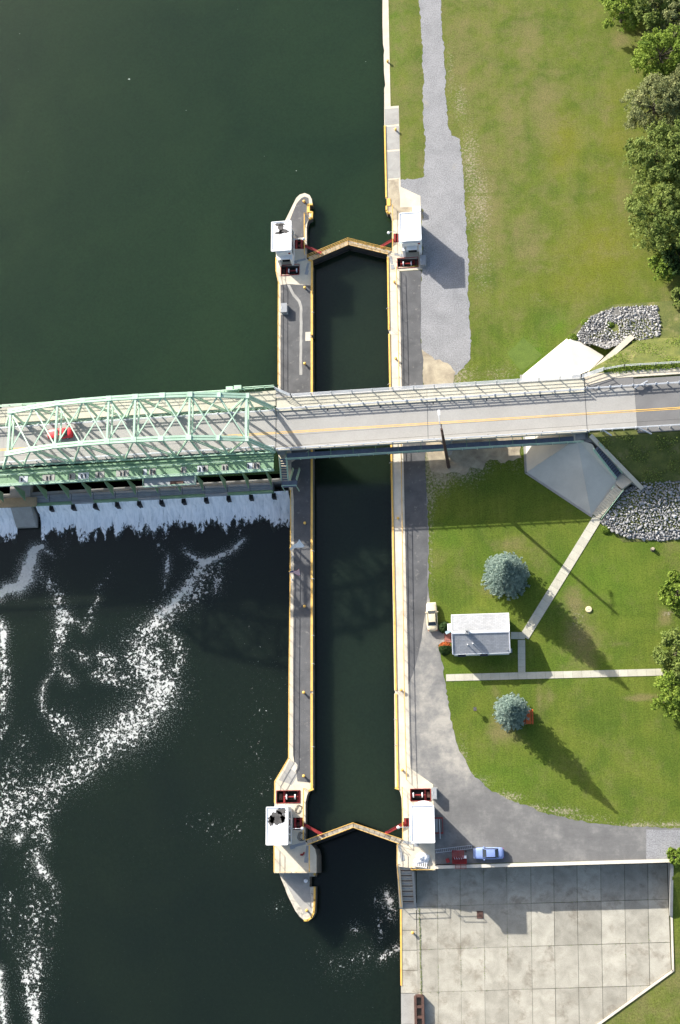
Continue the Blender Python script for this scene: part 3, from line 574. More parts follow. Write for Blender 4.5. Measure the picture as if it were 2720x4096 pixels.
# ------------------------------------------------------------------ gatehouses
def blob(cx, cy, rx, ry, n, seed, rag=0.3):
    rn = random.Random(seed); return [(cx + rx * (1 + rn.uniform(-rag, rag)) * math.cos(2 * math.pi * k / n), cy + ry * (1 + rn.uniform(-rag, rag)) * math.sin(2 * math.pi * k / n)) for k in range(n)]
def gatehouse(label, corners, over_w, bay, lampside, patches=(), awning=None, zt=4.6):
    """corners: roof px x0,x1,y0,y1 at roof level; bay: +1 rounded bay north, -1 square porch south"""
    a, b = P(corners[0], corners[3], zt), P(corners[1], corners[2], zt)
    x0, x1, y0, y1 = a.x + over_w, b.x - .1, a.y + .15, b.y - .15; xm, ym = (x0 + x1) / 2, (y0 + y1) / 2
    t = thing('gatehouse', label, 'gatehouse', (xm, ym, 0))
    wl = MB().bx(x0, x1, y0, y1, 0.0, zt - 0.22).build('wall', WHITE, t)
    rf = MB().bx(a.x, b.x, a.y, b.y, zt - 0.22, zt).build('roof', ROOFW, t)
    m_ = MB()
    for p, q in (((a.x, a.y), (b.x, a.y)), ((b.x, a.y), (b.x, b.y)), ((b.x, b.y), (a.x, b.y)), ((a.x, b.y), (a.x, a.y))): m_.bar((*p, zt + .03), (*q, zt + .03), 0.16, 0.14)
    m_.build('roof_edge', ROOFW, rf)
    for i, (cx, cy, rx, ry) in enumerate(patches):
        c = P(cx, cy, zt); MB().prism(blob(c.x, c.y, rx, ry, 22, int(cx), .32), zt - .01, zt + .012).build('bare_roof_patch', TAR, rf)
    ws = 1 if lampside == 'E' else -1; xf = x1 if ws > 0 else x0
    for i in range(4):                                  # window slots on the lock side
        y = lerp(y0, y1, .16 + .22 * i)
        wd = MB().bx(xf - .06 if ws > 0 else xf - .03, xf + .03 if ws > 0 else xf + .06, y - .5, y + .5, 1.7, 2.75).build('window', GLASS, t)
        MB().bx(xf - (.0 if ws > 0 else .1), xf + (.1 if ws > 0 else .0), y - .6, y + .6, 1.58, 1.68).build('sill', CONC_W, wd)
    if bay > 0:
        r = (x1 - x0) * .42; n = 16
        pl = [(xm + .15 + r * math.cos(math.pi * k / n), y1 + r * .62 * math.sin(math.pi * k / n)) for k in range(n + 1)]
        MB().prism(pl, 0.0, zt - .5).build('rounded_bay', WHITE, t); MB().prism([(xm + .15 + (p[0] - xm - .15) * 1.06, y1 + (p[1] - y1) * 1.1) for p in pl], zt - .5, zt - .3).build('bay_roof', ROOFW, t)
        MB().bx(xm - .5, xm + .5, y0 - .05, y0 + .05, 0.0, 2.1).build('door', BLACK, t)
    else:
        MB().bx(x0 + .1, x1 - .1, y0 - .32, y0, zt - 1.6, zt - .5).build('porch_fascia', WHITE, t)
        dr = MB().bx(xm - .75, xm + .75, y0 - .04, y0 + .05, 0.0, 2.4).build('door', BLACK, t)
        MB().bx(xm - .95, xm + .95, y0 - .9, y0, 2.45, 2.6).build('door_canopy', WHITE, dr)
        for sx in (x0 + .25, x1 - .25): MB().bx(sx - .2, sx + .2, y0 - .9, y0, 0, 2.45).build('porch_pier', WHITE, t)
        MB().bx(x1 - .5, x1 - .15, y0 - .45, y0 - .33, zt - 1.0, zt - .65).build('red_light', RED, t)
    yl = lerp(y0, y1, .42); L = 2.3
    ar = MB().tube([(xf, yl, 3.6), (xf + ws * L * .6, yl, 4.0), (xf + ws * L, yl, 3.95)], 0.05, 5).build('lamp_arm', GALV, t)
    MB().lathe((xf + ws * L, yl, 3.7), [(.06, .28), (.24, .12), (.26, 0), (.1, -.05)][::-1], 10).build('lamp_head', LAMPW, ar)
    if awning:
        MB().bx(x0 - awning, x0, lerp(y0, y1, .05), lerp(y0, y1, .72), 2.95, 3.05).build('awning', AWN, t)
        for v in (.08, .38, .68): MB().tube([(x0 - awning + .08, lerp(y0, y1, v), 0), (x0 - awning + .08, lerp(y0, y1, v), 2.95)], .05, 5).build('awning_post', GALV, t)
    return t
gatehouse('upper gatehouse on the island, white roof with a torn black patch', (1086, 1164, 884, 1005), 0.62, -1, 'E', [(1120,898,1.1,.28),(1122,912,.5,.75),(1136,926,1.0,.4),(1116,932,.8,.28)])
gatehouse('upper gatehouse on the lawn side beside the gravel, clean white roof', (1601, 1681, 848, 966), 0.15, -1, 'W', awning=.55)
gatehouse('lower gatehouse on the island, white roof with a large bare patch', (1065, 1151, 3228, 3379), 1.35, 1, 'E', [(1105,3272,1.35,.95),(1122,3245,.75,.5),(1085,3280,.5,.8),(1132,3270,.4,.7)])
gatehouse('lower gatehouse on the lawn side above the stairs, clean white roof', (1647, 1734, 3222, 3371), 0.15, 1, 'W', awning=.6)
def cabinet(name, label, cat, px0, px1, py0, py1, h, m, lid=True):
    a, b = P(px0, py1, h * .9), P(px1, py0, h * .9); t = thing(name, label, cat, ((a.x + b.x) / 2, (a.y + b.y) / 2, 0))
    MB().bx(a.x + .05, b.x - .05, a.y + .05, b.y - .05, 0.0, h - .08).build('body', m, t)
    MB().bx(a.x, b.x, a.y, b.y, h - .08, h).build('lid', m, t)
    MB().bx(a.x + .1, a.x + .2, (a.y + b.y) / 2 - .25, (a.y + b.y) / 2 + .25, h, h + .05).build('handle', GALV, t)
    MB().bx(a.x - .1, b.x + .1, a.y - .1, b.y + .1, 0.005, .06).build('plinth', CONC_GREY, t)
cabinet('storage_box', 'grey storage box against the west railing of the island', 'storage box', 1123, 1148, 1212, 1250, .95, STEEL)
cabinet('control_cabinet', 'grey control cabinet beside the upper lawn-side winch pit', 'cabinet', 1681, 1703, 1020, 1061, 1.1, STEEL)
cabinet('control_cabinet', 'grey control cabinet beside the lower lawn-side winch pit', 'cabinet', 1727, 1746, 3150, 3196, 1.2, STEEL)
cabinet('fuel_tank_box', 'white tank box at the north end of the upper lawn-side gatehouse', 'tank box', 1651, 1682, 826, 846, .9, ROOFW)
# red rack frame behind the lower lawn-side gatehouse
a, b = P(1742, 3333, 0), P(1773, 3273, 0)
t = thing('pipe_rack', 'red steel pipe rack standing behind the lower lawn-side gatehouse', 'rack', ((a.x + b.x) / 2, (a.y + b.y) / 2, 0))
for y in (a.y, b.y):
    MB().bar((a.x, y, 1.3), (b.x, y, 1.3), .2, .14).build('arm', RED, t)
    for x in (a.x + .1, b.x - .1): MB().bar((x, y, 0), (x, y, 1.3), .12, .12).build('leg', RED, t)
MB().bar((b.x - .1, a.y, .3), (b.x - .1, b.y, .3), .1, .1).build('tie', RED, t)
MB().bx(a.x + .08, a.x + .5, a.y + .15, b.y - .15, 1.38, 1.5).build('steel_sheet', STEEL, t)
MB().tube([(lerp(a.x, b.x, .62), a.y - .9, 1.42), (lerp(a.x, b.x, .58), b.y - .2, 1.42)], .06, 6).build('pipe', GALV, t)

# ------------------------------------------------------------------ railings and bollards
POST = {}
def railing(label, pts, z=0.0, h=1.05, m=YEL, rails=2, step=2.45, r=0.045, group=None, name='railing'):
    """pts: world (x, y) or (x, y, z) polyline"""
    p3 = [Vector((p[0], p[1], p[2] if len(p) > 2 else z)) for p in pts]
    t = thing(name, label, 'railing', p3[0], group=group)
    for k in range(rails):
        hh = h * (k + 1) / rails; MB().tube([p + Vector((0, 0, hh)) for p in p3], r, 5).build('rail', m, t)
    key = (m.name, round(h, 2), r)
    for a, b in zip(p3[:-1], p3[1:]):
        n = max(1, round((b - a).length / step))
        for k in range(n + (1 if b is p3[-1] else 0)):
            c = a.lerp(b, k / n)
            if key not in POST:
                o = MB().tube([(0, 0, 0), (0, 0, h)], r, 5).build('post', m, t, local=True); POST[key] = o.data; o.location = WM[t.name].inverted() @ c
            else: inst('post', POST[key], t, c)
    return t
railing('yellow railing along the west edge of the island north of the bridge', XY(PL([(1107,1040),(1107,1092),(1117,1134),(1116,1300),(1116,1546)])))
railing('yellow railing along the west edge of the island south of the bridge', XY(PL([(1165,1965),(1166,2080),(1164,2330),(1160,2680),(1158,3034),(1103,3127),(1102,3212)])))
railing('yellow railing around the lower island platform', XY(PL([(1100,3384),(1100,3488),(1163,3488)]))); railing('short yellow railing at the south-east corner of the lower island platform', XY(PL([(1182,3488),(1240,3488),(1240,3384)])))
railing('yellow railing on the lock side of the lower island gatehouse', XY(PL([(1226,3156),(1217,3156),(1216,3260),(1216,3358)]))); railing('yellow railing on the lock side of the upper island gatehouse', XY(PL([(1234,862),(1220,862),(1220,905),(1220,1020)])))
railing('yellow railing beside the upper lawn-side gatehouse', XY(PL([(1572,828),(1572,880),(1572,1003)])))
railing('yellow railing along the lawn-side lock wall north of the bridge', XY(PL([(1587,1075),(1589,1150),(1594,1320),(1598,1556)]))); railing('yellow railing along the lawn-side lock wall south of the bridge', XY(PL([(1606,1780),(1609,2000),(1614,2400),(1618,2700),(1622,2900),(1628,3120)])))
railing('yellow railing beside the lower lawn-side gatehouse', XY(PL([(1610,3150),(1611,3170),(1613,3360)]))); railing('yellow railing at the water edge beside the stairs', [(*XY([P(1591, 3382)])[0], 0), (*XY([P(1591, 3462)])[0], 0), (-17.95, -6.3, -3.8)])
railing('short yellow railing over the yard beside the tarpaulin', XY(PL([(1646,3470),(1646,3479),(1737,3479)])))
def bollard(label, px, py, z=0.0):
    c = P(px, py, z + .4); t = thing('mooring_bollard', label, 'bollard', (c.x, c.y, z), group='yellow mooring bollards on the lock walls')
    if 'b' not in POST:
        POST['b'] = [MB().lathe((0, 0, 0), [(.17, 0), (.16, .4)], 12).build('stem', YEL, t, local=True, smooth=True).data, MB().lathe((0, 0, 0), [(.16, .4), (.24, .45), (.25, .52), (.2, .58), (.08, .61)], 12).build('cap', YEL, t, local=True, smooth=True).data]
        MB().lathe((0, 0, 0), [(.28, 0), (.28, .03)], 12).build('base_flange', RUST, t, local=True)
    else:
        for n_, me_ in zip(('stem', 'cap'), POST['b']): inst(n_, me_, t, (c.x, c.y, z))
for lb, px, py, z in (('yellow bollard on the upstream tip of the island', 1216, 805, 0), ('yellow bollard on the island just south of the upper gate', 1219, 1150, 0), ('yellow bollard on the island just north of the bridge', 1219, 1454, 0),
    ('yellow bollard on the island between the bridge and the flags', 1219, 2092, 0), ('yellow bollard on the island just south of the flags', 1218, 2425, 0), ('yellow bollard on the island beside the lower ladder niche', 1215, 2770, 0), ('yellow bollard on the island just north of the lower winch pit', 1215, 3104, 0),
    ('yellow bollard on the low downstream nose of the island', 1227, 3642, Z_TIP), ('yellow bollard farthest upstream on the narrow bank coping', 1550, 244, 0), ('yellow bollard on the wide bank slab beside the grass strip', 1582, 517, 0), ('yellow bollard on the bank wall just south of the upper gate', 1577, 1127, 0),
    ('yellow bollard on the bank wall just north of the bridge', 1583, 1434, 0), ('yellow bollard on the bank wall in the shade of the bridge', 1592, 2073, 0), ('yellow bollard on the bank wall beside the lower ladder niche', 1604, 2760, 0), ('yellow bollard on the bank wall just north of the lower gatehouse', 1609, 3080, 0), ('yellow bollard on the quay strip of the lower yard', 1651, 3731, Z_YARD)): bollard(lb, px, py, z)
# line hooks on the copings
for side, x, rows_ in (('island', -31.62, (1250, 2204, 2315, 2542, 2655, 2987)), ('bank', -18.12, (1232, 1536, 2877, 2980, 1850))):
    for py in rows_:
        y = P(1250 if x < -25 else 1570, py).y; s_ = 1 if x < -25 else -1
        MB().tube([(x - s_ * .3, y, .16), (x, y, .17), (x + s_ * .16, y - .06, -.1)], .05, 5).build('line_hook', GALV, island if x < -25 else eastw)

# ------------------------------------------------------------------ flags
def flag_material(us):
    m = bpy.data.materials.new('striped_flag' if us else 'white_flag'); nt, b = nodes_of(m)
    if not us:
        b.inputs['Base Color'].default_value = (0.78, 0.79, 0.78, 1); b.inputs['Roughness'].default_value = .8; return m
    uv = nt.nodes.new('ShaderNodeAttribute'); uv.attribute_name = 'flaguv'; sp = nt.nodes.new('ShaderNodeSeparateXYZ'); nt.links.new(uv.outputs['Vector'], sp.inputs[0])
    st = maths(nt, 'GREATER_THAN', maths(nt, 'FRACT', maths(nt, 'MULTIPLY', sp.outputs[1], 6.5)), .5)
    c = mixc(nt, st, (.5, .03, .045), (.8, .8, .8)); cn = maths(nt, 'MULTIPLY', maths(nt, 'LESS_THAN', sp.outputs[0], .4), maths(nt, 'GREATER_THAN', sp.outputs[1], .46))
    nt.links.new(mixc(nt, cn, c, (.02, .03, .16)), b.inputs['Base Color']); b.inputs['Roughness'].default_value = .8; return m
def flagpole(label, base, topp, us, L, W, ang):
    B, T = P(*base, 0.0), P(*topp, 5.2); t = thing('flagpole', label, 'flagpole', (B.x, B.y, 0))
    MB().tube([B, T], [.06, .04], 8).build('pole', LAMPW, t); MB().lathe(T, [(.02, -.02), (.09, .05), (.02, .15)], 8).build('finial', YEL, t); MB().lathe((B.x, B.y, 0), [(.18, 0), (.1, .12)], 8).build('base', GALV, t)
    m_ = []; f_ = []; uvs = []; n, k_ = 12, 6; d = Vector((math.cos(ang), math.sin(ang), 0)); side = Vector((-d.y, d.x, 0))
    ax = (B - T).normalized()
    for i in range(n + 1):
        for j in range(k_ + 1):
            u, v = i / n, j / k_; p = T + ax * (.15 + (1 - v) * W * .75) - side * ((1 - v) * W * .7 * u) + d * (u * L) + side * (.22 * math.sin(u * 6.0 + v) * u + .25 * u) + Vector((0, 0, -.75 * L * u * u * .45)); m_.append(p); uvs += [u, v, 0]
    for i in range(n):
        for j in range(k_): a_ = i * (k_ + 1) + j; f_.append((a_, a_ + k_ + 1, a_ + k_ + 2, a_ + 1))
    o = mobj('flag', m_, f_, flag_material(us), t, smooth=True); o.data.attributes.new('flaguv', 'FLOAT_VECTOR', 'POINT').data.foreach_set('vector', uvs)
flagpole('flagpole flying a white flag on the island west edge', (1170, 2226), (1160, 2192), False, 2.2, 1.5, .7)
flagpole('flagpole flying the small striped flag on the island west edge', (1168, 2318), (1158, 2286), True, 1.6, 1.1, .15)
# ------------------------------------------------------------------ embankment and abutment
ex = 900.0
EV = [(22, 94.7, 0), (24.4, 87.2, 1.25), (16.3, 79.7, 7.1), (15.4, 67.9, 7.1), (24.2, 60.9, 1.4), (20.5, 51.6, 0),
      (ex, 94.7, 0), (ex, 87.2, 1.25), (ex, 80.2, 7.1), (ex, 68.4, 7.1), (ex, 60.9, 1.4), (ex, 51.6, 0), (16.2, 57.0, 0), (13.6, 89.2, 0), (16.8, 92.6, 0)]
def emb_z(x, y):                                          # height of the bank at (x, y)
    pr = [(51.6, 0), (60.9, 1.4), (67.9, 7.1), (79.9, 7.1), (87.2, 1.25), (94.7, 0)]
    if y <= pr[0][0] or y >= pr[-1][0]: return 0.0
    for (a, za), (b, zb) in zip(pr[:-1], pr[1:]):
        if a <= y <= b: zz = lerp(za, zb, (y - a) / (b - a))
    if x < 24.3 and y < 61: zz = min(zz, max(0.0, 1.4 * (x - 16.0) / 8.3 * (1 - (60.9 - y) / 12)))
    if x < 24.4 and y > 87: zz = min(zz, max(0.0, 1.25 * (x - 13.0) / 11.4))
    return zz
LAWN.node_tree.nodes['Principled BSDF']
WEEDY = mat('rough_grass', (0.115, 0.125, 0.028), (0.055, 0.075, 0.015), 0.5, fine=0.6, fscale=5, bmp=0.8, stain=(0.17, 0.155, 0.06), sscale=0.4, sth=(0.5, 0.72))
fin(MB().add(EV, [(0, 1, 7, 6), (1, 2, 8, 7), (2, 3, 9, 8), (3, 4, 10, 9), (4, 5, 11, 10), (4, 12, 5), (0, 14, 13, 1)][::1]).build('embankment', WEEDY), kind='structure')
pv = thing('slope_paving', 'pale concrete slope paving around the east bridge abutment', 'slope paving', (10, 70, 0))
a_, b_, c_, d_, f_, g_ = (14, 89.4, -.1), (5.1, 82.3, -.1), (5.1, 64.5, -.1), (15.65, 56.3, -.1), (13.6, 68.0, 6.2), (13.6, 79.0, 6.2)
e_, h_ = tuple(P(2478, 1940, 1.7)), tuple(P(2415, 1424, .7)); i_, j_ = (16.0, 66.9, 6.5), (16.4, 80.0, 6.5)
for q in ((b_, c_, f_, g_), (c_, d_, f_), (d_, e_, f_), (e_, i_, f_), (a_, b_, g_), (h_, a_, g_), (j_, h_, g_)):
    ctr = sum((Vector(v) for v in q), Vector()) / len(q); qs = [ctr + (Vector(v) - ctr) * 0.998 for v in q]
    nq = len(qs); MB().add(qs + [v + Vector((0, 0, -.25)) for v in qs], [tuple(range(nq)), tuple(reversed(range(nq, 2 * nq)))] + [(k, k + nq, (k + 1) % nq + nq, (k + 1) % nq) for k in range(nq)]).build('paving_panel', PAVE, pv)
strip(MB(), [b_[:2], c_[:2], d_[:2]], .35, -.1, .06).build('toe_kerb', CONC_GREY, pv)
def ramp_wall(name, label, p, q, thick, z0):
    t = thing(name, label, 'wing wall', (p[0], p[1], 0)); P0, P1 = Vector(p), Vector(q); d = (P1 - P0); n = Vector((-d.y, d.x, 0)).normalized() * thick / 2
    vs = [P0 - n, P1 - n, P1 + n, P0 + n]; MB().add([Vector((v.x, v.y, z0)) for v in vs] + vs, [(3, 2, 1, 0), (4, 5, 6, 7), (0, 1, 5, 4), (1, 2, 6, 5), (2, 3, 7, 6), (3, 0, 4, 7)]).build('wall', CONC_GREY, t)
    cp = MB().add([v * 1 + Vector((0, 0, .0)) for v in [P0 - n * 1.3, P1 - n * 1.3, P1 + n * 1.3, P0 + n * 1.3]] + [v + Vector((0, 0, .12)) for v in [P0 - n * 1.3, P1 - n * 1.3, P1 + n * 1.3, P0 + n * 1.3]], [(3, 2, 1, 0), (4, 5, 6, 7), (0, 1, 5, 4), (1, 2, 6, 5), (2, 3, 7, 6), (3, 0, 4, 7)]).build('coping', CONC, t)
ramp_wall('wing_wall', 'concrete wing wall sloping down beside the steel stairs', tuple(P(2362, 1742, 7.35)), tuple(P(2570, 1956, 1.6)), .55, -.5)
ramp_wall('wing_wall', 'concrete wing wall sloping down beside the sunlit paving', tuple(P(2356, 1500, 7.2)), tuple(P(2530, 1345, 1.5)), .75, -.5)
ab = thing('bridge_abutment', 'concrete abutment under the east end of the bridge', 'abutment', (14.8, 73.7, 0))
MB().bx(13.8, 16.2, 67.4, 79.4, -.5, 5.9).build('stem', CONC_GREY, ab)
MB().bx(13.4, 15.0, 67.8, 79.4, 5.92, 6.25).build('bearing_shelf', CONC_GREY, ab)

# riprap
rocks = []
rn = random.Random(5)
for k in range(6):
    bm = bmesh.new(); bmesh.ops.create_icosphere(bm, subdivisions=1, radius=.5)
    for v in bm.verts:
        v.co *= rn.uniform(.55, 1.25); v.co.z *= .7
    me = bpy.data.meshes.new('stone'); bm.to_mesh(me); bm.free(); me.materials.append(ROCK); rocks.append(me)
def inside(p, poly):
    r = False
    for i in range(len(poly)):
        a, b = poly[i], poly[i - 1]
        if (a[1] > p[1]) != (b[1] > p[1]) and p[0] < (b[0] - a[0]) * (p[1] - a[1]) / (b[1] - a[1]) + a[0]: r = not r
    return r
def riprap(label, poly, seed, gaps=()):
    rn = random.Random(seed); poly = XY(poly); xs = [p[0] for p in poly]; ys_ = [p[1] for p in poly]
    t = thing('riprap_slope', label, 'riprap', (sum(xs) / len(xs), sum(ys_) / len(ys_), 0)); pts = []
    tries = 0
    grid = {}
    while tries < 26000:
        tries += 1; x, y = rn.uniform(min(xs), max(xs)), rn.uniform(min(ys_), max(ys_))
        if not inside((x, y), poly): continue
        if any(math.hypot(x - g[0], y - g[1]) < g[2] * rn.uniform(.6, 1.2) for g in gaps): continue
        s_ = rn.choice((.3, .36, .42, .48, .55, .62, .8)); gk = (int(x * 2), int(y * 2)); ok = True
        for i in range(-2, 3):
            for j in range(-2, 3):
                for (u, v, r) in grid.get((gk[0] + i, gk[1] + j), ()):
                    if math.hypot(u - x, v - y) < (r + s_) * .39: ok = False
        if ok: grid.setdefault(gk, []).append((x, y, s_)); pts.append((x, y, s_))
    pts.sort(key=lambda p: -p[2]); big, rest = pts[:300], pts[300:]
    for x, y, s_ in big:
        inst('stone', rn.choice(rocks), t, (x, y, emb_z(x, y) + .1 * s_ + .06), (rn.uniform(-.5, .5), rn.uniform(-.5, .5), rn.uniform(0, 6.3)), (s_ * 1.15, s_ * .95, s_))
    if rest:
        m_ = MB()
        for x, y, s_ in rest:
            me = rn.choice(rocks); R = Matrix.Translation((x, y, emb_z(x, y) + .1 * s_ + .05)) @ Matrix.Rotation(rn.uniform(0, 6.3), 4, 'Z') @ Matrix.Rotation(rn.uniform(-.5, .5), 4, 'X') @ Matrix.Scale(s_, 4)
            m_.add([R @ v.co for v in me.vertices], [tuple(p.vertices) for p in me.polygons])
        fin(m_.build('small_stones', ROCK, t), kind='stuff')
    bed = MB(); 
    return t
rn_poly = PL([(2308,1333),(2367,1264),(2466,1225),(2628,1220),(2642,1347),(2559,1369),(2530,1364),(2420,1418),(2382,1396),(2318,1362)], .4)
rs_poly = PL([(2399,2086),(2446,2036),(2492,1966),(2559,1939),(2687,1935),(2900,1940),(2900,2150),(2720,2153),(2637,2160),(2515,2150),(2441,2120)], .5)
c1, c2 = P(2455, 1310, .4), P(2360, 1300, .3); c3 = P(2460, 1250)
riprap('pale riprap stones north of the bridge beside the sunlit paving', rn_poly, 3, [(c1.x, c1.y, 1.3), (c3.x, c3.y, 1.0)])
riprap('grey riprap stones south of the bridge below the steel stairs', rs_poly, 4)
for i, pl in enumerate((rn_poly, rs_poly)):
    m_ = MB(); m_.sheet(jag(XY(pl), .8, .25, 3 + i), lambda x, y: emb_z(x, y) + .015); fin(m_.build('stone_bed_soil', mat('stone_bed', (.16, .155, .145), (.09, .088, .08), 1.2)), kind='structure')

# steel stairs from the walkway to the lawn, with the path beside the paving
def stairs(label, p, q, wd, n, m, rm, name='steel_stairs', solid=False):
    p, q = Vector(p), Vector(q); t = thing(name, label, 'stairs', (q.x, q.y, min(p.z, q.z))); d = q - p; h = Vector((d.x, d.y, 0)); rz = math.atan2(h.y, h.x); nr = Vector((-h.y, h.x, 0)).normalized()
    for k in range(n):
        c = p + d * ((k + .5) / n); MB().box(c - Vector((0, 0, .03 if not solid else .15)), (h.length / n * (.86 if not solid else 1.02), wd, .06 if not solid else .34), rz).build('step', m, t)
    for s_ in (-1, 1):
        o = nr * (wd / 2 + .06) * s_
        if not solid: MB().bar(p + o, q + o, .08, .28).build('stringer', rm, t)
        if rm:
            for hh in (.55, 1.05): MB().tube([p + o + Vector((0, 0, hh)), q + o + Vector((0, 0, hh))], .045, 5).build('handrail', rm, t)
            for k in range(6):
                c = p.lerp(q, k / 5) + o; MB().tube([c, c + Vector((0, 0, 1.05))], .04, 5).build('rail_post', rm, t)
    return t
stairs('green railed steel stairs down the wing wall of the east abutment', P(2385, 1790, 6.1), P(2476, 1905, 2.4), 1.25, 14, GRATE, GREEN)
lp = thing('stair_landing', 'pale concrete landing at the foot of the steel stairs', 'landing', tuple(P(2492, 1930, 0)))
MB().prism(XY(PL([(2468,1902),(2486,1894),(2528,1926),(2488,1955),(2464,1935)], 2.2)), .0, 2.15).build('slab', CONC, lp)
stairs('pale concrete steps along the edge of the slope paving', P(2474, 1952, 2.1), P(2384, 2066, 0.1), 1.5, 14, CONC, None, 'concrete_steps', True)
p0, p1 = P(2492, 1966, 2.0), P(2404, 2080, .05); railing('green railing along the concrete steps beside the riprap', [tuple(p0), tuple(p1)], m=GREEN, step=.55, r=.03, name='railing', h=1.0)
p0, p1 = P(2456, 1946, 2.1), P(2445, 1962, 1.9); railing('short green railing at the stair landing', [tuple(p0), tuple(p1)], m=GREEN, step=.6, r=.035)

# ------------------------------------------------------------------ east (girder) span
gs = thing('girder_bridge_span', 'concrete decked girder span carrying the road over the lock chamber', 'bridge', (-11, by(-11), 0))
def bpoly(x0, x1, d0, d1): return [(x0, by(x0, d0)), (x1, by(x1, d0)), (x1, by(x1, d1)), (x0, by(x0, d1))]
ZD = Z_DECK
MB().prism(bpoly(-36.9, 15.3, -4.0, 5.7), ZD - .28, ZD - .012).build('deck_slab', CONC_GREY, gs)
for x0, x1 in ((-36.85, -11), (-10.97, 15.25)): MB().sheet(bpoly(x0, x1, -3.75, 3.1), ZD).build('road_surface', DECK, gs)
for x0, x1 in ((-36.85, -24), (-23.96, -11), (-10.96, 2), (2.04, 15.25)): MB().prism(bpoly(x0, x1, 3.15, 5.55), ZD - .01, ZD + .17).build('sidewalk_panel', WALK, gs)
MB().prism(bpoly(-36.9, 15.3, -4.0, -3.76), ZD - .011, ZD + .42).build('brush_kerb', CONC_W, gs); MB().prism(bpoly(-36.9, 15.3, 5.56, 5.7), ZD - .011, ZD + .25).build('sidewalk_kerb', CONC, gs)
for dd in (-3.2, -.6, 2.0, 4.6): MB().prism(bpoly(-36.8, 13.6, dd - .2, dd + .2), ZD - 1.35, ZD - .285).build('girder', GREEND, gs)
for s_ in (-.17, .09): MB().sheet(bpoly(-36.85, 15.25, -.75 + s_, -.64 + s_), ZD + .006).build('yellow_centre_line', YEL, gs)
MB().sheet(bpoly(-36.85, 15.25, -3.68, -3.52), ZD + .007).build('white_edge_line', ROOFW, gs)
for x in (-11.0, 15.3): MB().bar((x, by(x, -3.75), ZD + .004), (x, by(x, 3.1), ZD + .004), .08, .012).build('deck_joint', ASPH, gs)
for x in (-28, -19, -10, -1, 8):
    MB().bx(x - .09, x + .09, by(x, -3.74), by(x, -3.35), ZD + .003, ZD + .012).build('deck_drain', BLACK, gs); MB().bx(x - .09, x + .09, by(x, 2.7), by(x, 3.08), ZD + .003, ZD + .012).build('deck_drain', BLACK, gs)
def pier(label, x, y0, y1, w_, zt, m):
    t = thing('bridge_pier', label, 'bridge pier', (x, (y0 + y1) / 2, 0)); n = 8
    pl = [(x + w_ * math.cos(math.pi + math.pi * k / n), y0 + w_ * math.sin(math.pi + math.pi * k / n)) for k in range(n + 1)] + [(x + w_ * math.cos(math.pi * k / n), y1 + w_ * math.sin(math.pi * k / n)) for k in range(n + 1)]
    MB().prism(pl, -.2, zt - .5).build('shaft', CONC_GREY, t); MB().prism([(x + (p[0] - x) * 1.25, p[1]) for p in pl], zt - .5, zt).build('cap', CONC_GREY, t)
c = P(1790, 1790, 3); pier('round-ended concrete bridge pier beside the leaning pole', c.x, c.y + .3, c.y + 9.6, .75, ZD - 1.36, CONC_GREY)
pier('concrete bridge pier standing on the lock island', -36.2, by(-36, -3.6), by(-36, 4.6), .7, ZD - 1.36, CONC_GREY)
def guardrail(label, x0, x1, dy, z, step=2.45, x_post=None):
    t = thing('guardrail', label, 'guardrail', (x0, by(x0, dy), z))
    for hh, wd in ((.82, .14), (.5, .12)): MB().bar((x0, by(x0, dy), z + hh), (x1, by(x1, dy), z + hh), wd, .13).build('rail', GALV, t)
    n = max(1, round((x1 - x0) / step))
    for k in range(n + 1):
        x = lerp(x0, x1, k / n); y = by(x, dy + (.12 if dy > 0 else -.12))
        if 'gp' not in POST: o = MB().box((0, 0, .5), (.16, .16, 1.0)).build('post', GALV, t, local=True); POST['gp'] = o.data; o.location = WM[t.name].inverted() @ Vector((x, y, z))
        else: inst('post', POST['gp'], t, (x, y, z))
    return t
guardrail('steel guardrail along the north side of the roadway over the lock', -36.7, 15.2, 3.3, ZD + .17); guardrail('steel guardrail along the south edge of the deck over the lock', -36.7, 15.2, -3.86, ZD + .1)
guardrail('steel guardrail on the north side of the road through the truss', -89, -37.2, 3.15, ZD); guardrail('steel guardrail on the south side of the road through the truss', -89, -37.2, -3.3, ZD)
# pedestrian fence on the north sidewalk
def bar_fence(label, pts, z, h=1.6, nr=5, step=3.6, m=GALV):
    p3 = [Vector((p[0], p[1], z)) for p in pts]; t = thing('pedestrian_fence', label, 'fence', p3[0])
    for k in range(nr): MB().tube([p + Vector((0, 0, .12 + (h - .12) * k / (nr - 1))) for p in p3], .05, 5).build('rail', m, t)
    for a, b in zip(p3[:-1], p3[1:]):
        n = max(1, round((b - a).length / step))
        for k in range(n + 1): c = a.lerp(b, k / n); MB().bar(c, c + Vector((0, 0, h + .1)), .13, .13).build('post', m, t)
bar_fence('pale railed fence along the north sidewalk over the lock', [(-37.0, by(-37, 7.0)), (-34.2, by(-34, 5.5)), (14.8, by(15, 5.5)), (18.5, by(18, 6.6))], ZD + .17)
MB().prism([(-37.0, by(-37, 5.7)), (-34.0, by(-34, 5.7)), (-37.0, by(-37, 7.2))], ZD - .28, ZD + .16).build('sidewalk_flare', DECK, gs)
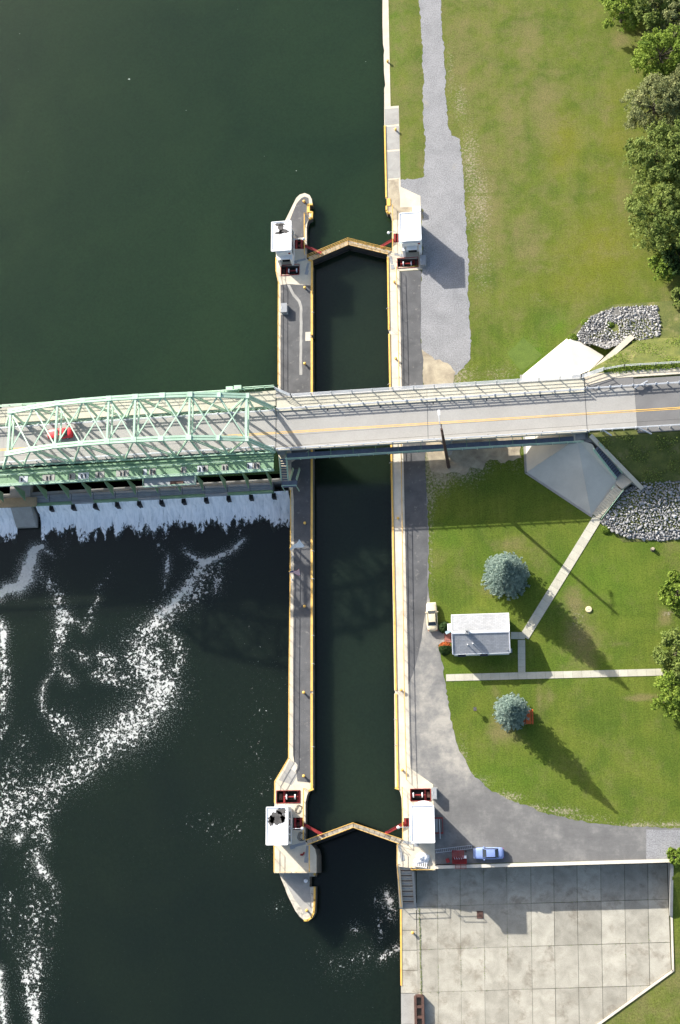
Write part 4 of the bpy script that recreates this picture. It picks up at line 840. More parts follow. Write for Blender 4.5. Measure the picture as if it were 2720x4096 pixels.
# maintenance walkway hung on the south side
mw = thing('maintenance_walkway', 'grey steel walkway with green railing hung under the south deck edge', 'walkway', (-35, by(-35, -4.6), 5.7))
for k in range(13):
    x0, x1 = lerp(-35.4, 14.6, k / 13), lerp(-35.4, 14.6, (k + 1) / 13) - .03; MB().prism(bpoly(x0, x1, -5.25, -4.05), 5.75, 5.85).build('grating_panel', GRATE, mw)
    MB().bar((x0, by(x0, -5.2), 5.7), (x0, by(x0, -3.4), 6.05), .1, .14).build('bracket', GREEND, mw)
for hh in (.55, 1.1): MB().tube([(-35.4, by(-35.4, -5.3), 5.85 + hh), (14.6, by(14.6, -5.3), 5.85 + hh)], .06, 6).build('handrail', GREEN, mw)
for k in range(21): x = lerp(-35.4, 14.6, k / 20); MB().tube([(x, by(x, -5.3), 5.7), (x, by(x, -5.3), 6.95)], .05, 5).build('post', GREEN, mw)
stairs('blue-grey steel stairs from the walkway to the dam service deck', (-35.9, by(-36, -4.9), 5.8), (-36.1, by(-36, -8.0), 2.9), 1.1, 9, GRATE, GREEN); stairs('lower flight of blue-grey steel stairs down to the lock island', (-34.6, by(-36, -8.0), 2.9), (-34.5, by(-36, -5.2), .25), 1.0, 9, GRATE, GREEN)
sl_ = thing('stair_platform', 'small steel platform joining the two stair flights', 'platform', (-35.3, by(-36, -8.6), 0)); MB().bx(-36.7, -34.0, by(-36, -9.2), by(-36, -8.05), 2.8, 2.9).build('grating', GRATE, sl_)
for x in (-36.6, -34.1): MB().bar((x, by(-36, -9.1), 0), (x, by(-36, -9.1), 3.6), .12, .12).build('leg', GREEN, sl_)
MB().bar((-36.6, by(-36, -9.1), 3.6), (-34.1, by(-36, -9.1), 3.6), .1, .1).build('handrail', GREEN, sl_)

# approach road on the embankment
ap = MB().prism(bpoly(15.35, 23.4, -3.75, 3.4), ZD - .2, ZD - .002).build('approach_slab', DECK); fin(ap, kind='structure')
fin(MB().prism(bpoly(23.42, ex, -4.6, 4.9), ZD - .2, ZD - .008).build('approach_road', ROADG), kind='structure')
fin(MB().prism(bpoly(15.35, 23.38, 3.42, 5.2), ZD - .2, ZD + .02).build('approach_verge', ROADG), kind='structure'); fin(MB().prism([(15.4, by(15, 4.2)), (20, by(20, 5.25)), (ex, by(ex, 5.0)), (ex, by(ex, 6.1)), (20, by(20, 6.4)), (15.4, by(15, 6.2))], ZD - .2, ZD + .07).build('approach_sidewalk', CONC), kind='structure')
for s_ in (-.17, .09): fin(MB().sheet(bpoly(15.35, ex, -.75 + s_, -.63 + s_), ZD + .008).build('yellow_road_line', YEL), kind='structure')
guardrail('steel guardrail along the north side of the approach road', 15.6, 70, 3.5, ZD - .01, 1.9); guardrail('steel guardrail along the south side of the approach road', 15.6, 70, -3.85, ZD - .01, 1.9)
for lb, p, q in (('flared guardrail end on the north verge of the approach road', P(2538, 1552, ZD + .6), P(2590, 1524, ZD + .45)), ('flared guardrail end above the weedy south bank', P(2542, 1706, ZD + .6), P(2606, 1736, ZD - .1)), ('flared guardrail end beside the south wing wall', P(2408, 1718, ZD + .6), P(2446, 1742, ZD - .1))):
    t = thing('guardrail_end', lb, 'guardrail end', (p.x, p.y, ZD - .2)); MB().bar(p, q, .16, .3).build('rail', GALV, t)
    for u in (.1, .55, .95): c = p.lerp(q, u); MB().bar(Vector((c.x, c.y, c.z - .9)), c, .12, .12).build('post', GALV, t)
bar_fence('thin pale fence above the ivy on the approach sidewalk', [(18.6, by(18, 6.75)), (22, by(22, 7.15)), (60, by(60, 6.9))], ZD - .15, 1.1, 3, 2.5)

# ------------------------------------------------------------------ truss span
ts = thing('truss_bridge_span', 'light green steel through-truss span carrying the road over the dam', 'truss bridge', (-61.2, by(-61), 0))
XL, XR = -85.6, -37.2; NP = 9; ENDP = 3.6; PW = (XR - XL - 2 * ENDP) / NP
xs = [XL] + [XL + ENDP + PW * k for k in range(NP + 1)] + [XR]
HT = [0] + [6.2 + 2.9 * v for v in (0, .46, .80, .94, 1, 1, .94, .80, .46, 0)] + [0]
MB().prism(bpoly(-300, -37.0, -3.6, 3.6), ZD - .3, ZD - .012).build('deck_slab', CONC_GREY, ts)
for x0, x1 in ((-300, XL - .1), (XL - .06, -61), (-60.96, -37.05)): MB().sheet(bpoly(x0, x1, -3.4, 3.4), ZD).build('road_surface', DECK, ts)
for s_ in (-.17, .09): MB().sheet(bpoly(-300, -37.05, -.75 + s_, -.64 + s_), ZD + .006).build('yellow_centre_line', YEL, ts)
for x0, x1 in ((-300, XL), (XL + .04, -70), (-69.96, -54), (-53.96, -37.05)): MB().prism(bpoly(x0, x1, 4.2, 7.0), ZD - .15, ZD + .1).build('sidewalk_panel', WALK, ts)
for side, dy in (('n', 3.8), ('s', -3.8)):
    top = lambda i: Vector((xs[i], by(xs[i], dy), ZD + .25 + HT[i])); bot = lambda i: Vector((xs[i], by(xs[i], dy), ZD - .55))
    for i in range(1, NP + 1):
        a, b = top(i), top(i + 1)
        for off in (-.24, .24): MB().bar(a + Vector((0, off, 0)), b + Vector((0, off, 0)), .38, .36).build('top_chord', GREEN, ts)
        MB().box(a, (.95, .9, .42)).build('gusset', GREEN, ts)
    MB().box(top(NP + 1), (.95, .9, .42)).build('gusset', GREEN, ts)
    for off in (-.2, .2):
        MB().bar(bot(0) + Vector((0, off, 0)), top(1) + Vector((0, off, 0)), .28, .38).build('end_post', GREEN, ts); MB().bar(top(NP + 1) + Vector((0, off, 0)), bot(NP + 2) + Vector((0, off, 0)), .28, .38).build('end_post', GREEN, ts)
    for off in (-.28, .28): MB().bar((-300 if off < 0 else XL, by(XL, dy + off), ZD - .5), (XR, by(XR, dy + off), ZD - .5), .16, .62).build('bottom_chord', GREEN, ts)
    for k in range(44): 
        x = lerp(XL + .5, XR - .5, k / 43); s_ = 1 if k % 2 else -1
        MB().bar((x - .5, by(x, dy - .24 * s_), ZD - .16), (x + .5, by(x, dy + .24 * s_), ZD - .16), .09, .05).build('lacing_bar', GREEN, ts)
    for i in range(1, NP + 2): MB().bar(bot(i), top(i), .3, .26).build('vertical', GREEN, ts)
    for i in range(1, NP + 1):
        a, b = (bot(i), top(i + 1)) if i % 2 else (top(i), bot(i + 1))
        for off in (-.14, .14): MB().bar(a + Vector((0, off, 0)), b + Vector((0, off, 0)), .11, .24).build('diagonal', GREEN, ts)
for i in range(1, NP + 1):
    a, b = Vector((xs[i], by(xs[i], 3.8), ZD + .1 + HT[i])), Vector((xs[i + 1], by(xs[i + 1], -3.8), ZD + .1 + HT[i + 1])); MB().bar(a, b, .21, .14).build('lateral_brace', GREEN, ts)
    a, b = Vector((xs[i], by(xs[i], -3.8), ZD - .04 + HT[i])), Vector((xs[i + 1], by(xs[i + 1], 3.8), ZD - .04 + HT[i + 1])); MB().bar(a, b, .21, .14).build('lateral_brace', GREEN, ts)
for i in (1, 3, 5, 6, 8, 10):
    wd = .42 if i in (1, 10) else .34
    MB().bar((xs[i], by(xs[i], -3.8), ZD + .2 + HT[i]), (xs[i], by(xs[i], 3.8), ZD + .2 + HT[i]), wd, .34).build('top_strut', GREEN, ts)
    z1 = ZD + .2 + HT[i] - (1.6 if i in (1, 10) else 2.2)
    MB().bar((xs[i], by(xs[i], -3.6), z1), (xs[i], by(xs[i], 3.6), z1), .26, .24).build('sway_strut', GREEN, ts)
    for s_ in (-1, 1): MB().bar((xs[i], by(xs[i], 3.6 * s_), z1), (xs[i], by(xs[i], 0), ZD + .1 + HT[i]), .12, .14).build('sway_brace', GREEN, ts)
for k in range(13): x = lerp(XL + .2, XR - .2, k / 12); MB().bar((x, by(x, -3.9), ZD - .75), (x, by(x, 7.0), ZD - .75), .3, .5).build('floor_beam', GREEN, ts)
railing('green railing on the north edge of the truss sidewalk', [(-92, by(-92, 7.2)), (-43.5, by(-43, 7.2))], ZD + .1, 1.1, GREEN, 3, 2.45, .06); railing('green railing at the east end of the truss sidewalk', [(-42.5, by(-43, 7.4)), (-37.2, by(-37, 7.4))], ZD + .1, 1.4, GREEN, 2, 1.7, .08)
t = thing('pipe_valve_box', 'pale green pipe valve box on the north truss railing', 'valve box', (-44.5, by(-44, 7.4), ZD)); MB().bx(-45.6, -44.4, by(-44, 7.3), by(-44, 7.9), ZD + .5, ZD + 1.15).build('box', GREEN, t); MB().bx(-44.2, -42.9, by(-44, 7.3), by(-44, 8.0), ZD + .55, ZD + 1.2).build('box', GREEN, t); MB().tube([(-60, by(-60, 7.5), ZD + .45), (-40, by(-40, 7.5), ZD + .45)], .12, 8).build('pipe', GREEN, t); MB().bx(-45, -43.5, by(-44, 7.05), by(-44, 7.35), ZD + .1, ZD + .5).build('bracket', GREEND, t)

# ------------------------------------------------------------------ movable dam
dm = thing('movable_dam', 'movable river dam with green service deck below the truss', 'dam', (-62, 66, -1))
SD = 6.7                                               # service deck level
for k in range(11):
    x0, x1 = lerp(-89.5, -37.4, k / 11), lerp(-89.5, -37.4, (k + 1) / 11) - .04; MB().prism(bpoly(x0, x1, -7.0, -4.6), SD - .1, SD).build('deck_plate', GREEND, dm)
MB().prism(bpoly(-300, -37.4, -4.58, -4.25), SD - .5, SD + .18).build('deck_girder', GREEND, dm); MB().prism(bpoly(-300, -37.4, -7.25, -7.01), SD - .4, SD + .05).build('edge_beam', GREEN, dm)
for hh in (.5, 1.0): MB().tube([(-300, by(-300, -7.2), SD + hh), (-37.4, by(-37.4, -7.2), SD + hh)], .06, 5).build('handrail', GREEN, dm)
MB().tube([(-300, by(-300, -5.45), SD + .9), (-42, by(-42, -5.45), SD + .9)], .06, 5).build('conduit', GREEN, dm)
for k in range(27): x = lerp(-90, -37.5, k / 26); MB().tube([(x, by(x, -7.2), SD - .2), (x, by(x, -7.2), SD + 1.05)], .045, 5).build('rail_post', GREEN, dm)
rn = random.Random(4)
for k, px in enumerate((95, 195, 290, 335, 400, 490, 580, 610, 735, 805, 825, 900, 1000, 1025)):
    q = P(px, 1905 - px * .045, SD); w_ = (1.6, 2.2, 1.1, 1.9)[k % 4] * (.6 if px > 560 else 1)
    h_ = MB().bx(q.x - w_ / 2, q.x + w_ / 2, by(q.x, -6.8), by(q.x, -5.65), SD + .005, SD + .05).build('hatch_plate', CONC_GREY if k % 3 else GALV, dm)
    for j in range(1 + k % 2): MB().bx(q.x - .35 + j * .6, q.x - .22 + j * .6, by(q.x, -6.6), by(q.x, -5.9), SD + .055, SD + .2).build('lifting_slot', BLACK, h_)
MB().prism(bpoly(-60.2, -51.0, -8.9, -7.26), SD - .6, SD - .48).build('hoist_platform', STEEL, dm)
for hh in (0, .45): MB().tube([(-60.2, by(-60, -7.3), SD + hh), (-60.2, by(-60, -8.9), SD + hh), (-51.0, by(-51, -8.9), SD + hh), (-51.0, by(-51, -7.3), SD + hh)], .05, 5).build('platform_rail', GREEN, dm)
MB().bx(-55.5, -53.2, by(-54, -8.6), by(-54, -8.1), SD - .47, SD - .1).build('chain_rack', RUST, dm)
for k in range(13):
    x = lerp(-88, -39, k / 12); MB().add([(x - .07, by(x, -6.9), SD - .15), (x + .07, by(x, -6.9), SD - .15), (x - .07, by(x, -6.5), .6), (x + .07, by(x, -6.5), .6), (x - .07, by(x, -8.1), .1), (x + .07, by(x, -8.1), .1)], [(0, 4, 2), (1, 3, 5), (0, 1, 5, 4), (2, 4, 5, 3), (0, 2, 3, 1)]).build('knee_bracket', GREEND, dm)
for k in range(12):
    x0, x1 = lerp(-88, -39, k / 12) + .05, lerp(-88, -39, (k + 1) / 12) - .05
    for j in range(3): MB().bx(x0, x1, by(x0, -6.9) - .42 * j - .4, by(x0, -6.9) - .42 * j, -.9 - .16 * j - 2.0, -.9 - .16 * j).build('gate_plank', STEEL, dm)
    MB().bx(x0 - .05, x1 + .05, by(x0, -8.55), by(x0, -8.2), -2.6, -1.25).build('gate_beam', GREEND if k % 3 else STEEL, dm)
    MB().bx(x1 - .35, x1 + .35, by(x1, -9.4), by(x1, -8.5), -6, -2.2).build('gate_post', BLACK, dm)
MB().prism(bpoly(-300, -36.4, -6.8, -6.2), -9, -1.1).build('sill_wall', CONC_GREY, dm)
pr = MB(); x0, x1 = -87.2, -83.4; y0, y1, y2 = by(-85, 8.5), by(-85, -8.2), by(-85, -11.6)
pr.add([(x0, y0, -8), (x1, y0, -8), (x1, y2, -8), (x0, y2, -8), (x0, y0, 5.6), (x1, y0, 5.6), (x1, by(-85, -4), 5.6), (x0, by(-85, -4), 5.6), (x0, by(-85, -4.05), -.5), (x1, by(-85, -4.05), -.5), (x1, y1, -.7), (x0, y1, -.7), (x0, y2, -4.6), (x1, y2, -4.6)],
    [(4, 5, 6, 7), (7, 6, 9, 8), (8, 9, 10, 11), (11, 10, 13, 12), (12, 13, 2, 3), (0, 4, 7, 8, 11, 12, 3), (1, 2, 13, 10, 9, 6, 5), (0, 1, 5, 4)]); pr.build('pier', CONC_GREY, dm)
MB().bx(-85.5, -85.1, y2 + .05, y1, -4.4, -.6).build('pier_groove', CONC_SIDE, dm) if False else None
pe = MB().bx(-89, -82, by(-85, -9.0), by(-85, -7.3), -.68, -.4).build('timber_walk', mat('pier_timber', (.33, .26, .16), (.24, .19, .12), 1), dm)
# falling water
FALL = bpy.data.materials.new('white_water'); nt, b = nodes_of(FALL)
n1 = noise(nt, 1.2, 6, .7, .5, mapping(nt, (1.6, .35, .35))); fw = ramp(nt, n1, [(.26, (.25, .28, .30)), (.38, (.72, .74, .75)), (.56, (.93, .93, .93))])
n2 = noise(nt, 1.5, 7, .72, .6, mapping(nt, (1.0, .55, .55))); ed_ = attr(nt, 'edge'); gap = smooth(nt, maths(nt, 'SUBTRACT', maths(nt, 'ADD', maths(nt, 'MULTIPLY', smooth(nt, ed_, .45, 1.0), .42), .27), n2), -.03, .06)
nt.links.new(mixc(nt, gap, fw, (.009, .014, .011)), b.inputs['Base Color']); b.inputs['Roughness'].default_value = .7; bump(nt, b, n1, .8, .25)
fx = np.arange(-130, -36.2, .45); vs = []; prof = [(-8.3, -2.0), (-8.75, -2.35), (-9.2, -3.2), (-9.6, -4.3), (-9.8, -5.15), (-9.9, -5.45), (-9.95, -5.54), (-9.9, -5.75)]
for x in fx:
    fl = 1.6 + .9 * max(0, math.sin(x * .9 + 1.3 * math.sin(x * .37))) + .8 * max(0, math.sin(x * 2.3 + 2 * math.sin(x * .53))) * (1.2 if x < -58 else .6) + rn.uniform(-.25, .35)
    for j, (dy, z) in enumerate(prof):
        q = .35 * math.sin(x * 1.7 + j) + .25 * math.sin(x * 4.1 + 2 * j) + rn.uniform(-.15, .15); dy = dy if j < 4 else dy - (j - 3) * .55 * fl; vs.append((x, by(x, dy) + q * j * .12, z + (rn.uniform(-.08, .12) if 0 < j < 4 else 0)))
n = len(prof); EA = [j / (n - 1) for i in fx for j in range(n)]; fs = [(i * n + j, i * n + j + 1, (i + 1) * n + j + 1, (i + 1) * n + j) for i in range(len(fx) - 1) if not (-87.6 < fx[i] < -83.2) for j in range(n - 1)]
o = mobj('falling_water', vs, fs, FALL, smooth=True); o.data.attributes.new('edge', 'FLOAT', 'POINT').data.foreach_set('value', EA); fin(o, 'white water pouring out below the dam gates', 'falling water', kind='stuff')

# ------------------------------------------------------------------ pole and wires
b0, t0 = P(1795, 1868, 0), P(1766, 1716, 17.2)
up_ = thing('utility_pole', 'tall dark wooden utility pole beside the bridge, with a lamp arm', 'utility pole', tuple(b0))
MB().tube([b0, b0.lerp(t0, .5), t0], [.31, .26, .2], 10).build('pole', WOODD, up_)
MB().tube([t0 - Vector((0, 0, 1.0)), t0 + Vector((-.3, 1.3, -.2)), t0 + Vector((-.35, 2.5, -.25))], .07, 6).build('lamp_arm', GALV, up_); MB().box(t0 + Vector((-.35, 2.9, -.3)), (.35, .9, .2)).build('lamp_head', LAMPW, up_)
MB().bar(t0 + Vector((0, -1.0, -.5)), t0 + Vector((0, 1.0, -.5)), .12, .12).build('crossarm', WOODD, up_)
for lb, dy, dz in (('northern overhead wire passing over the bridge and river', .9, -.35), ('southern overhead wire passing over the bridge and river', -.9, -.35)):
    pts = []
    for k in range(41):
        u = k / 40; x = lerp(-240, 220, u); s_ = ((x - t0.x) / 130.0) ** 2; pts.append((x, t0.y + dy + .02 * (x - t0.x), t0.z + dz - 2.6 * min(s_, 1.0) * (1 - .0 * s_)))
    o = MB().tube(pts, .018, 4).build('overhead_wire', BLACKR); fin(o, lb, 'wire', 'overhead wires on the utility pole')
# ------------------------------------------------------------------ lower yard
def clip(poly, a, b):
    """keep the part of poly left of the line a->b"""
    out = []; s_ = lambda p: (b[0] - a[0]) * (p[1] - a[1]) - (b[1] - a[1]) * (p[0] - a[0])
    for i in range(len(poly)):
        p, q = poly[i], poly[(i + 1) % len(poly)]; sp, sq = s_(p), s_(q)
        if sp >= 0: out.append(p)
        if (sp >= 0) != (sq >= 0): u = sp / (sp - sq); out.append((lerp(p[0], q[0], u), lerp(p[1], q[1], u)))
    return out
sy_end = P(1620, 3612, Z_YARD).y
yd = fin(MB().prism([(-18.25, -6.4), (-18.25, -3300), (-5, -3300), (-5, -35), (11.9, -23.75), (23.95, -15.8), (24.6, .3), (-12.2, .3), (-15.9, -.8), (-15.9, -6.4)], -9, Z_YARD - .06).build('concrete_yard', mat('joint_soil', (.10, .10, .06), (.06, .065, .035), 1.5)), kind='structure')
WM[yd.name] = Matrix.Identity(4)
Zx = [1667, 1750, 1841, 1935, 2028, 2124, 2216, 2309, 2404, 2499, 2592, 2720]        # plan columns of the slab joints
def jx(px, py): return px + (py - 3600) * .0085 + max(0, (py - 3600)) * .012 * (px - 1660) / 1000
rowy = [3462, 3612, 3784, 3955, 4130, 4300]
D0, D1, K0 = (11.9, -23.75), (23.8, -15.8), (24.5, .4)
for r_ in range(len(rowy) - 1):
    for c in range(len(Zx) - 1):
        q = []
        for px, py in ((Zx[c], rowy[r_ + 1]), (Zx[c + 1], rowy[r_ + 1]), (Zx[c + 1], rowy[r_]), (Zx[c], rowy[r_])):
            sk = -(px - 1700) * .030 + (6 if px > 2120 and r_ >= 1 else 0) * 0; q.append(tuple(P(jx(px, py), py + sk * (1 if r_ or py > 3500 else 1) + 14, Z_YARD)[:2]))
        cx, cy = sum(p[0] for p in q) / 4, sum(p[1] for p in q) / 4; sh_ = rn.uniform(.978, .988) if c >= 5 else rn.uniform(.986, .994); q = [(cx + (p[0] - cx) * sh_, cy + (p[1] - cy) * (.4 + .6 * sh_)) for p in q]
        q = clip(q, (11.9, -23.6), (23.6, -15.8)); q = clip(q, (23.6, -15.8), (24.2, .3)); q = clip(q, (24.6, .1), (-12.5, -.55))
        if len(q) > 2 and max(p[0] for p in q) - min(p[0] for p in q) > .3: MB().prism(q, Z_YARD - .1, Z_YARD + rn.uniform(-.012, .012)).build('slab', SLAB, yd)
MB().bx(-18.2, -15.5, P(1620, 3640, Z_YARD).y, sy_end, Z_YARD - .3, Z_YARD + .01).build('slab', CONC_GREY, yd)
for a, b in ((3632, 3720), (3722, 3800), (3802, 3880), (3882, 3972), (3974, 4096), (4098, 4250)):
    q = XY(PL([(1602 + (b - 3630) * .006, b), (1664 + (b - 3630) * .02, b), (1664 + (a - 3630) * .02, a), (1602 + (a - 3630) * .006, a)], Z_YARD)); MB().prism(q, Z_YARD - .1, Z_YARD + .015).build('slab', CONC_GREY if a > 3900 else SLAB, yd)
strip(MB(), [(11.8, -23.9), (23.85, -15.9)], .32, Z_YARD - .1, Z_YARD + .2).build('kerb', CONC_W, yd); strip(MB(), [(-6, -36), (11.8, -23.9)], .32, Z_YARD - .1, Z_YARD + .2).build('kerb', CONC_W, yd); strip(MB(), [(23.9, -15.9), (24.35, -7)], .3, Z_YARD - .1, Z_YARD + .2).build('kerb', CONC_W, yd)
MB().prism(blob(P(1920, 3661, Z_YARD).x, P(1920, 3661, Z_YARD).y, .01, .01, 4, 1, 0), Z_YARD, Z_YARD + .001) 
c = P(1920, 3659, Z_YARD); MB().box((c.x, c.y, Z_YARD + .03), (1.0, 1.15, .05)).build('drain_cover', RUST, yd)
rw = thing('retaining_wall', 'long white-topped concrete retaining wall above the lower yard', 'retaining wall', (6, 0, Z_YARD))
w0, w1 = P(1738, 3468, .2), P(2692, 3441, .2)
MB().prism([(w0.x, w0.y - .25), (w1.x, w1.y - .25), (w1.x, w1.y + .25), (w0.x, w0.y + .25)], -9, .12).build('wall', CONC_GREY, rw)
MB().prism([(w0.x - .1, w0.y - .3), (w1.x, w1.y - .3), (w1.x, w1.y + .2), (w0.x - .1, w0.y + .2)], .125, .25).build('coping', CONC_W, rw)
es = thing('yard_end_wall', 'low broken concrete wall along the east end of the lower yard', 'low wall', (24.5, -4, Z_YARD)); MB().prism([(24.3, .2), (24.75, .2), (24.45, -7.8), (24.0, -7.8)], -5, lambda x, y: lerp(.1, -3.6, min(1, max(0, -y / 7.8)))).build('wall', CONC_GREY, es)
# concrete stairs to the yard
st = thing('yard_stairs', 'grey concrete stairs down from the lock wall to the lower yard', 'stairs', (-16.9, -3.3, Z_YARD)); n = 15
sy0, sy1 = P(1620, 3462, 0).y, P(1620, 3618, Z_YARD).y
for k in range(n):
    z = lerp(0, Z_YARD, (k + 1) / n); MB().bx(-17.72, -15.98, lerp(sy0, sy1, (k + 1) / n), lerp(sy0, sy1, k / n), Z_YARD - .5, z - .01).build('step', CONC, st); MB().bx(-17.7, -16.0, lerp(sy0, sy1, (k + 1) / n) - .01, lerp(sy0, sy1, (k + 1) / n) + .13, z - .25, z + .004).build('step_nosing', RUST if k % 2 else STEEL, st)
MB().prism([(-18.3, sy0 + .2), (-18.3, sy1 - .6), (-17.75, sy1 - .6), (-17.75, sy0 + .2)][::-1], -9, lambda x, y: max(Z_YARD + .1, min(0, lerp(0, Z_YARD, (sy0 - .2 - y) / (sy0 - sy1))) + .1)).build('side_wall', CONC, st)
MB().prism([(-15.95, sy0 - .9), (-15.95, sy1 - .4), (-15.6, sy1 - .4), (-15.6, sy0 - .9)][::-1], -5, lambda x, y: max(Z_YARD + .15, min(0, lerp(0, Z_YARD, (sy0 - y) / (sy0 - sy1))) + .2)).build('side_wall', CONC_GREY, st)
bn = P(1677, 4040, Z_YARD + .8); t = thing('steel_trough', 'long rusty steel trough standing on the quay of the lower yard', 'trough', (bn.x, bn.y, Z_YARD)); ya, yb = P(1677, 4110, Z_YARD + .8).y, P(1677, 3984, Z_YARD + .8).y
for x in (bn.x - .58, bn.x + .58): MB().bx(x - .2, x + .2, ya, yb, Z_YARD + .02, Z_YARD + 1.0).build('side', RUST, t)
for u in (0, .33, .66, 1): MB().bx(bn.x - .57, bn.x + .57, lerp(ya, yb, u) - .2, lerp(ya, yb, u) + .2, Z_YARD + .02, Z_YARD + .95).build('crosspiece', RUST, t)
MB().bx(bn.x - .5, bn.x + .5, ya, yb, Z_YARD + .02, Z_YARD + .2).build('floor', mat('trough_dirt', (.36, .31, .22), (.25, .21, .15), 1.5), t)

# ------------------------------------------------------------------ sidewalks
def walk(label, pts, wd, n, zt=.035):
    a, b = Vector(pts[0]), Vector(pts[1]); t = thing('footpath', label, 'footpath', (a.x, a.y, 0)); d = (b - a); L = d.length; u = d / L; nr = Vector((-u.y, u.x)) * wd / 2
    for k in range(n):
        p, q = a + u * (L * k / n + .012), a + u * (L * (k + 1) / n - .012); MB().prism([p - nr, q - nr, q + nr, p + nr], -.08, zt).build('slab', WALK, t)
A, B = P(2390, 2072), P(2097, 2548); walk('pale concrete path running diagonally from the bridge steps to the house', [A[:2], B[:2]], 1.55, 17, .042)
A, B = P(1784, 2711), P(2960, 2680); walk('straight pale concrete path crossing the lawn south of the house', [A[:2], B[:2]], 1.12, 32)
A, B = P(2086, 2560), P(2087, 2693); walk('short concrete path linking the house to the straight lawn path', [A[:2], B[:2]], 1.18, 5, .049)
A, B = P(2044, 2542), P(2100, 2543); walk('concrete step slab at the east door of the house', [A[:2], B[:2]], 1.15, 2, .056)
t = thing('brick_step', 'red brick entrance step at the west end of the house', 'step', tuple(P(1795, 2550))); 
for k in range(4):
    for j in range(4): c = P(1782 + j * 8, 2538 + k * 9, .05); MB().box((c.x, c.y, .03), (.35, .39, .14)).build('brick', BRICK, t)

# ------------------------------------------------------------------ house
ze, zr = 2.95, 4.2
NW, NE, SW, SE = P(1806, 2460, ze), P(2034, 2453, ze), P(1811, 2616, ze), P(2040, 2610, ze)
x0, x1 = (NW.x + SW.x) / 2, (NE.x + SE.x) / 2; yn, ys_ = (NW.y + NE.y) / 2, (SW.y + SE.y) / 2; yr = (P(1803, 2532, zr).y + P(2033, 2524, zr).y) / 2
hs = thing('lock_office_house', 'small white house with a grey shingled gable roof on the lawn', 'house', ((x0 + x1) / 2, (yn + ys_) / 2, 0))
SHING = bpy.data.materials.new('grey_shingles'); nt, b = nodes_of(SHING)
br = nt.nodes.new('ShaderNodeTexBrick'); br.inputs['Scale'].default_value = 1.0; br.inputs['Brick Width'].default_value = .6; br.inputs['Row Height'].default_value = .24; br.inputs['Mortar Size'].default_value = .012
br.inputs['Color1'].default_value = (.335, .345, .36, 1); br.inputs['Color2'].default_value = (.28, .29, .305, 1); br.inputs['Mortar'].default_value = (.16, .165, .17, 1); nt.links.new(pos(nt), br.inputs['Vector'])
col_ = mixc(nt, .5, br.outputs['Color'], ramp(nt, noise(nt, .5, 6, .65, .8, mapping(nt, (1, .25, 1))), [(.3, (.7, .69, .67)), (.7, (1.25, 1.24, 1.22))]), 'MULTIPLY'); nt.links.new(col_, b.inputs['Base Color']); b.inputs['Roughness'].default_value = .9; bump(nt, b, br.outputs['Fac'], .4, .03)
wx0, wx1, wy0, wy1 = x0 + .15, x1 - .15, ys_ + .12, yn - .3
MB().add([(wx0, wy0, 0), (wx1, wy0, 0), (wx1, wy1, 0), (wx0, wy1, 0), (wx0, wy0, ze - .1), (wx1, wy0, ze - .1), (wx1, wy1, ze - .1), (wx0, wy1, ze - .1), (wx0, yr, zr - .2), (wx1, yr, zr - .2)], [(0, 1, 5, 4), (1, 2, 6, 9, 5), (2, 3, 7, 6), (3, 0, 4, 8, 7), (4, 5, 9, 8), (6, 7, 8, 9)]).build('wall', WHITE, hs)
for nm, ya_ in (('roof_slope', yn), ('roof_slope', ys_)):
    p = [(x0, ya_, ze), (x1, ya_, ze), (x1, yr, zr), (x0, yr, zr)]; q = [(v[0], v[1], v[2] - .14) for v in p]
    MB().add(p + q, [(0, 1, 2, 3) if ya_ < yr else (3, 2, 1, 0), (7, 6, 5, 4), (0, 4, 5, 1), (1, 5, 6, 2), (2, 6, 7, 3), (3, 7, 4, 0)]).build(nm, SHING, hs)
MB().add([(x0, yr - .2, zr + .0), (x1, yr - .2, zr + .0), (x1, yr, zr + .07), (x0, yr, zr + .07), (x0, yr + .2, zr), (x1, yr + .2, zr)], [(0, 1, 2, 3), (3, 2, 5, 4)]).build('ridge_cap', ROOFW, hs)
for ya_ in (yn, ys_): MB().bx(x0 - .03, x1 + .03, ya_ - .08, ya_ + .08, ze - .2, ze - .02).build('gutter', ROOFW, hs)
for xx in (x0, x1):
    for ya_ in (yn, ys_): MB().bar((xx, ya_, ze + .01), (xx, yr, zr + .01), .14, .16).build('verge_board', ROOFW, hs)
q = P(1868, 2530, zr + .4); ch = MB().bx(q.x - .3, q.x + .3, yr - .35, yr + .3, zr - .5, zr + .75).build('chimney', STEEL, hs); MB().cyl((q.x, yr, zr + .751), .12, .08, 10).build('flue', BLACK, ch)
for px, py in ((1870, 2578), (1891, 2574)):
    q = P(px, py, 3.9); zz = lerp(ze, zr, (q.y - ys_) / (yr - ys_)); MB().cyl((q.x, q.y, zz - .1), .1, .65, 8).build('vent_pipe', LAMPW, hs)
q = P(2029, 2599, 3); MB().cyl((q.x, q.y, ze - .05), .1, .45, 8).build('vent_pipe', STEEL, hs)
for px in (1848, 1936):
    q = P(px, 2620, 2); wn_ = MB().bx(q.x - .62, q.x + .62, wy0 - .04, wy0 + .02, 1.0, 2.2).build('window', GLASS, hs)
    MB().bx(q.x - .72, q.x + .72, wy0 - .1, wy0 - .045, .88, .98).build('sill', ROOFW, wn_); MB().bx(q.x - .65, q.x + .65, ys_ - .45, ys_ - .1, ze - .35, ze - .28).build('awning', GLASS, wn_)
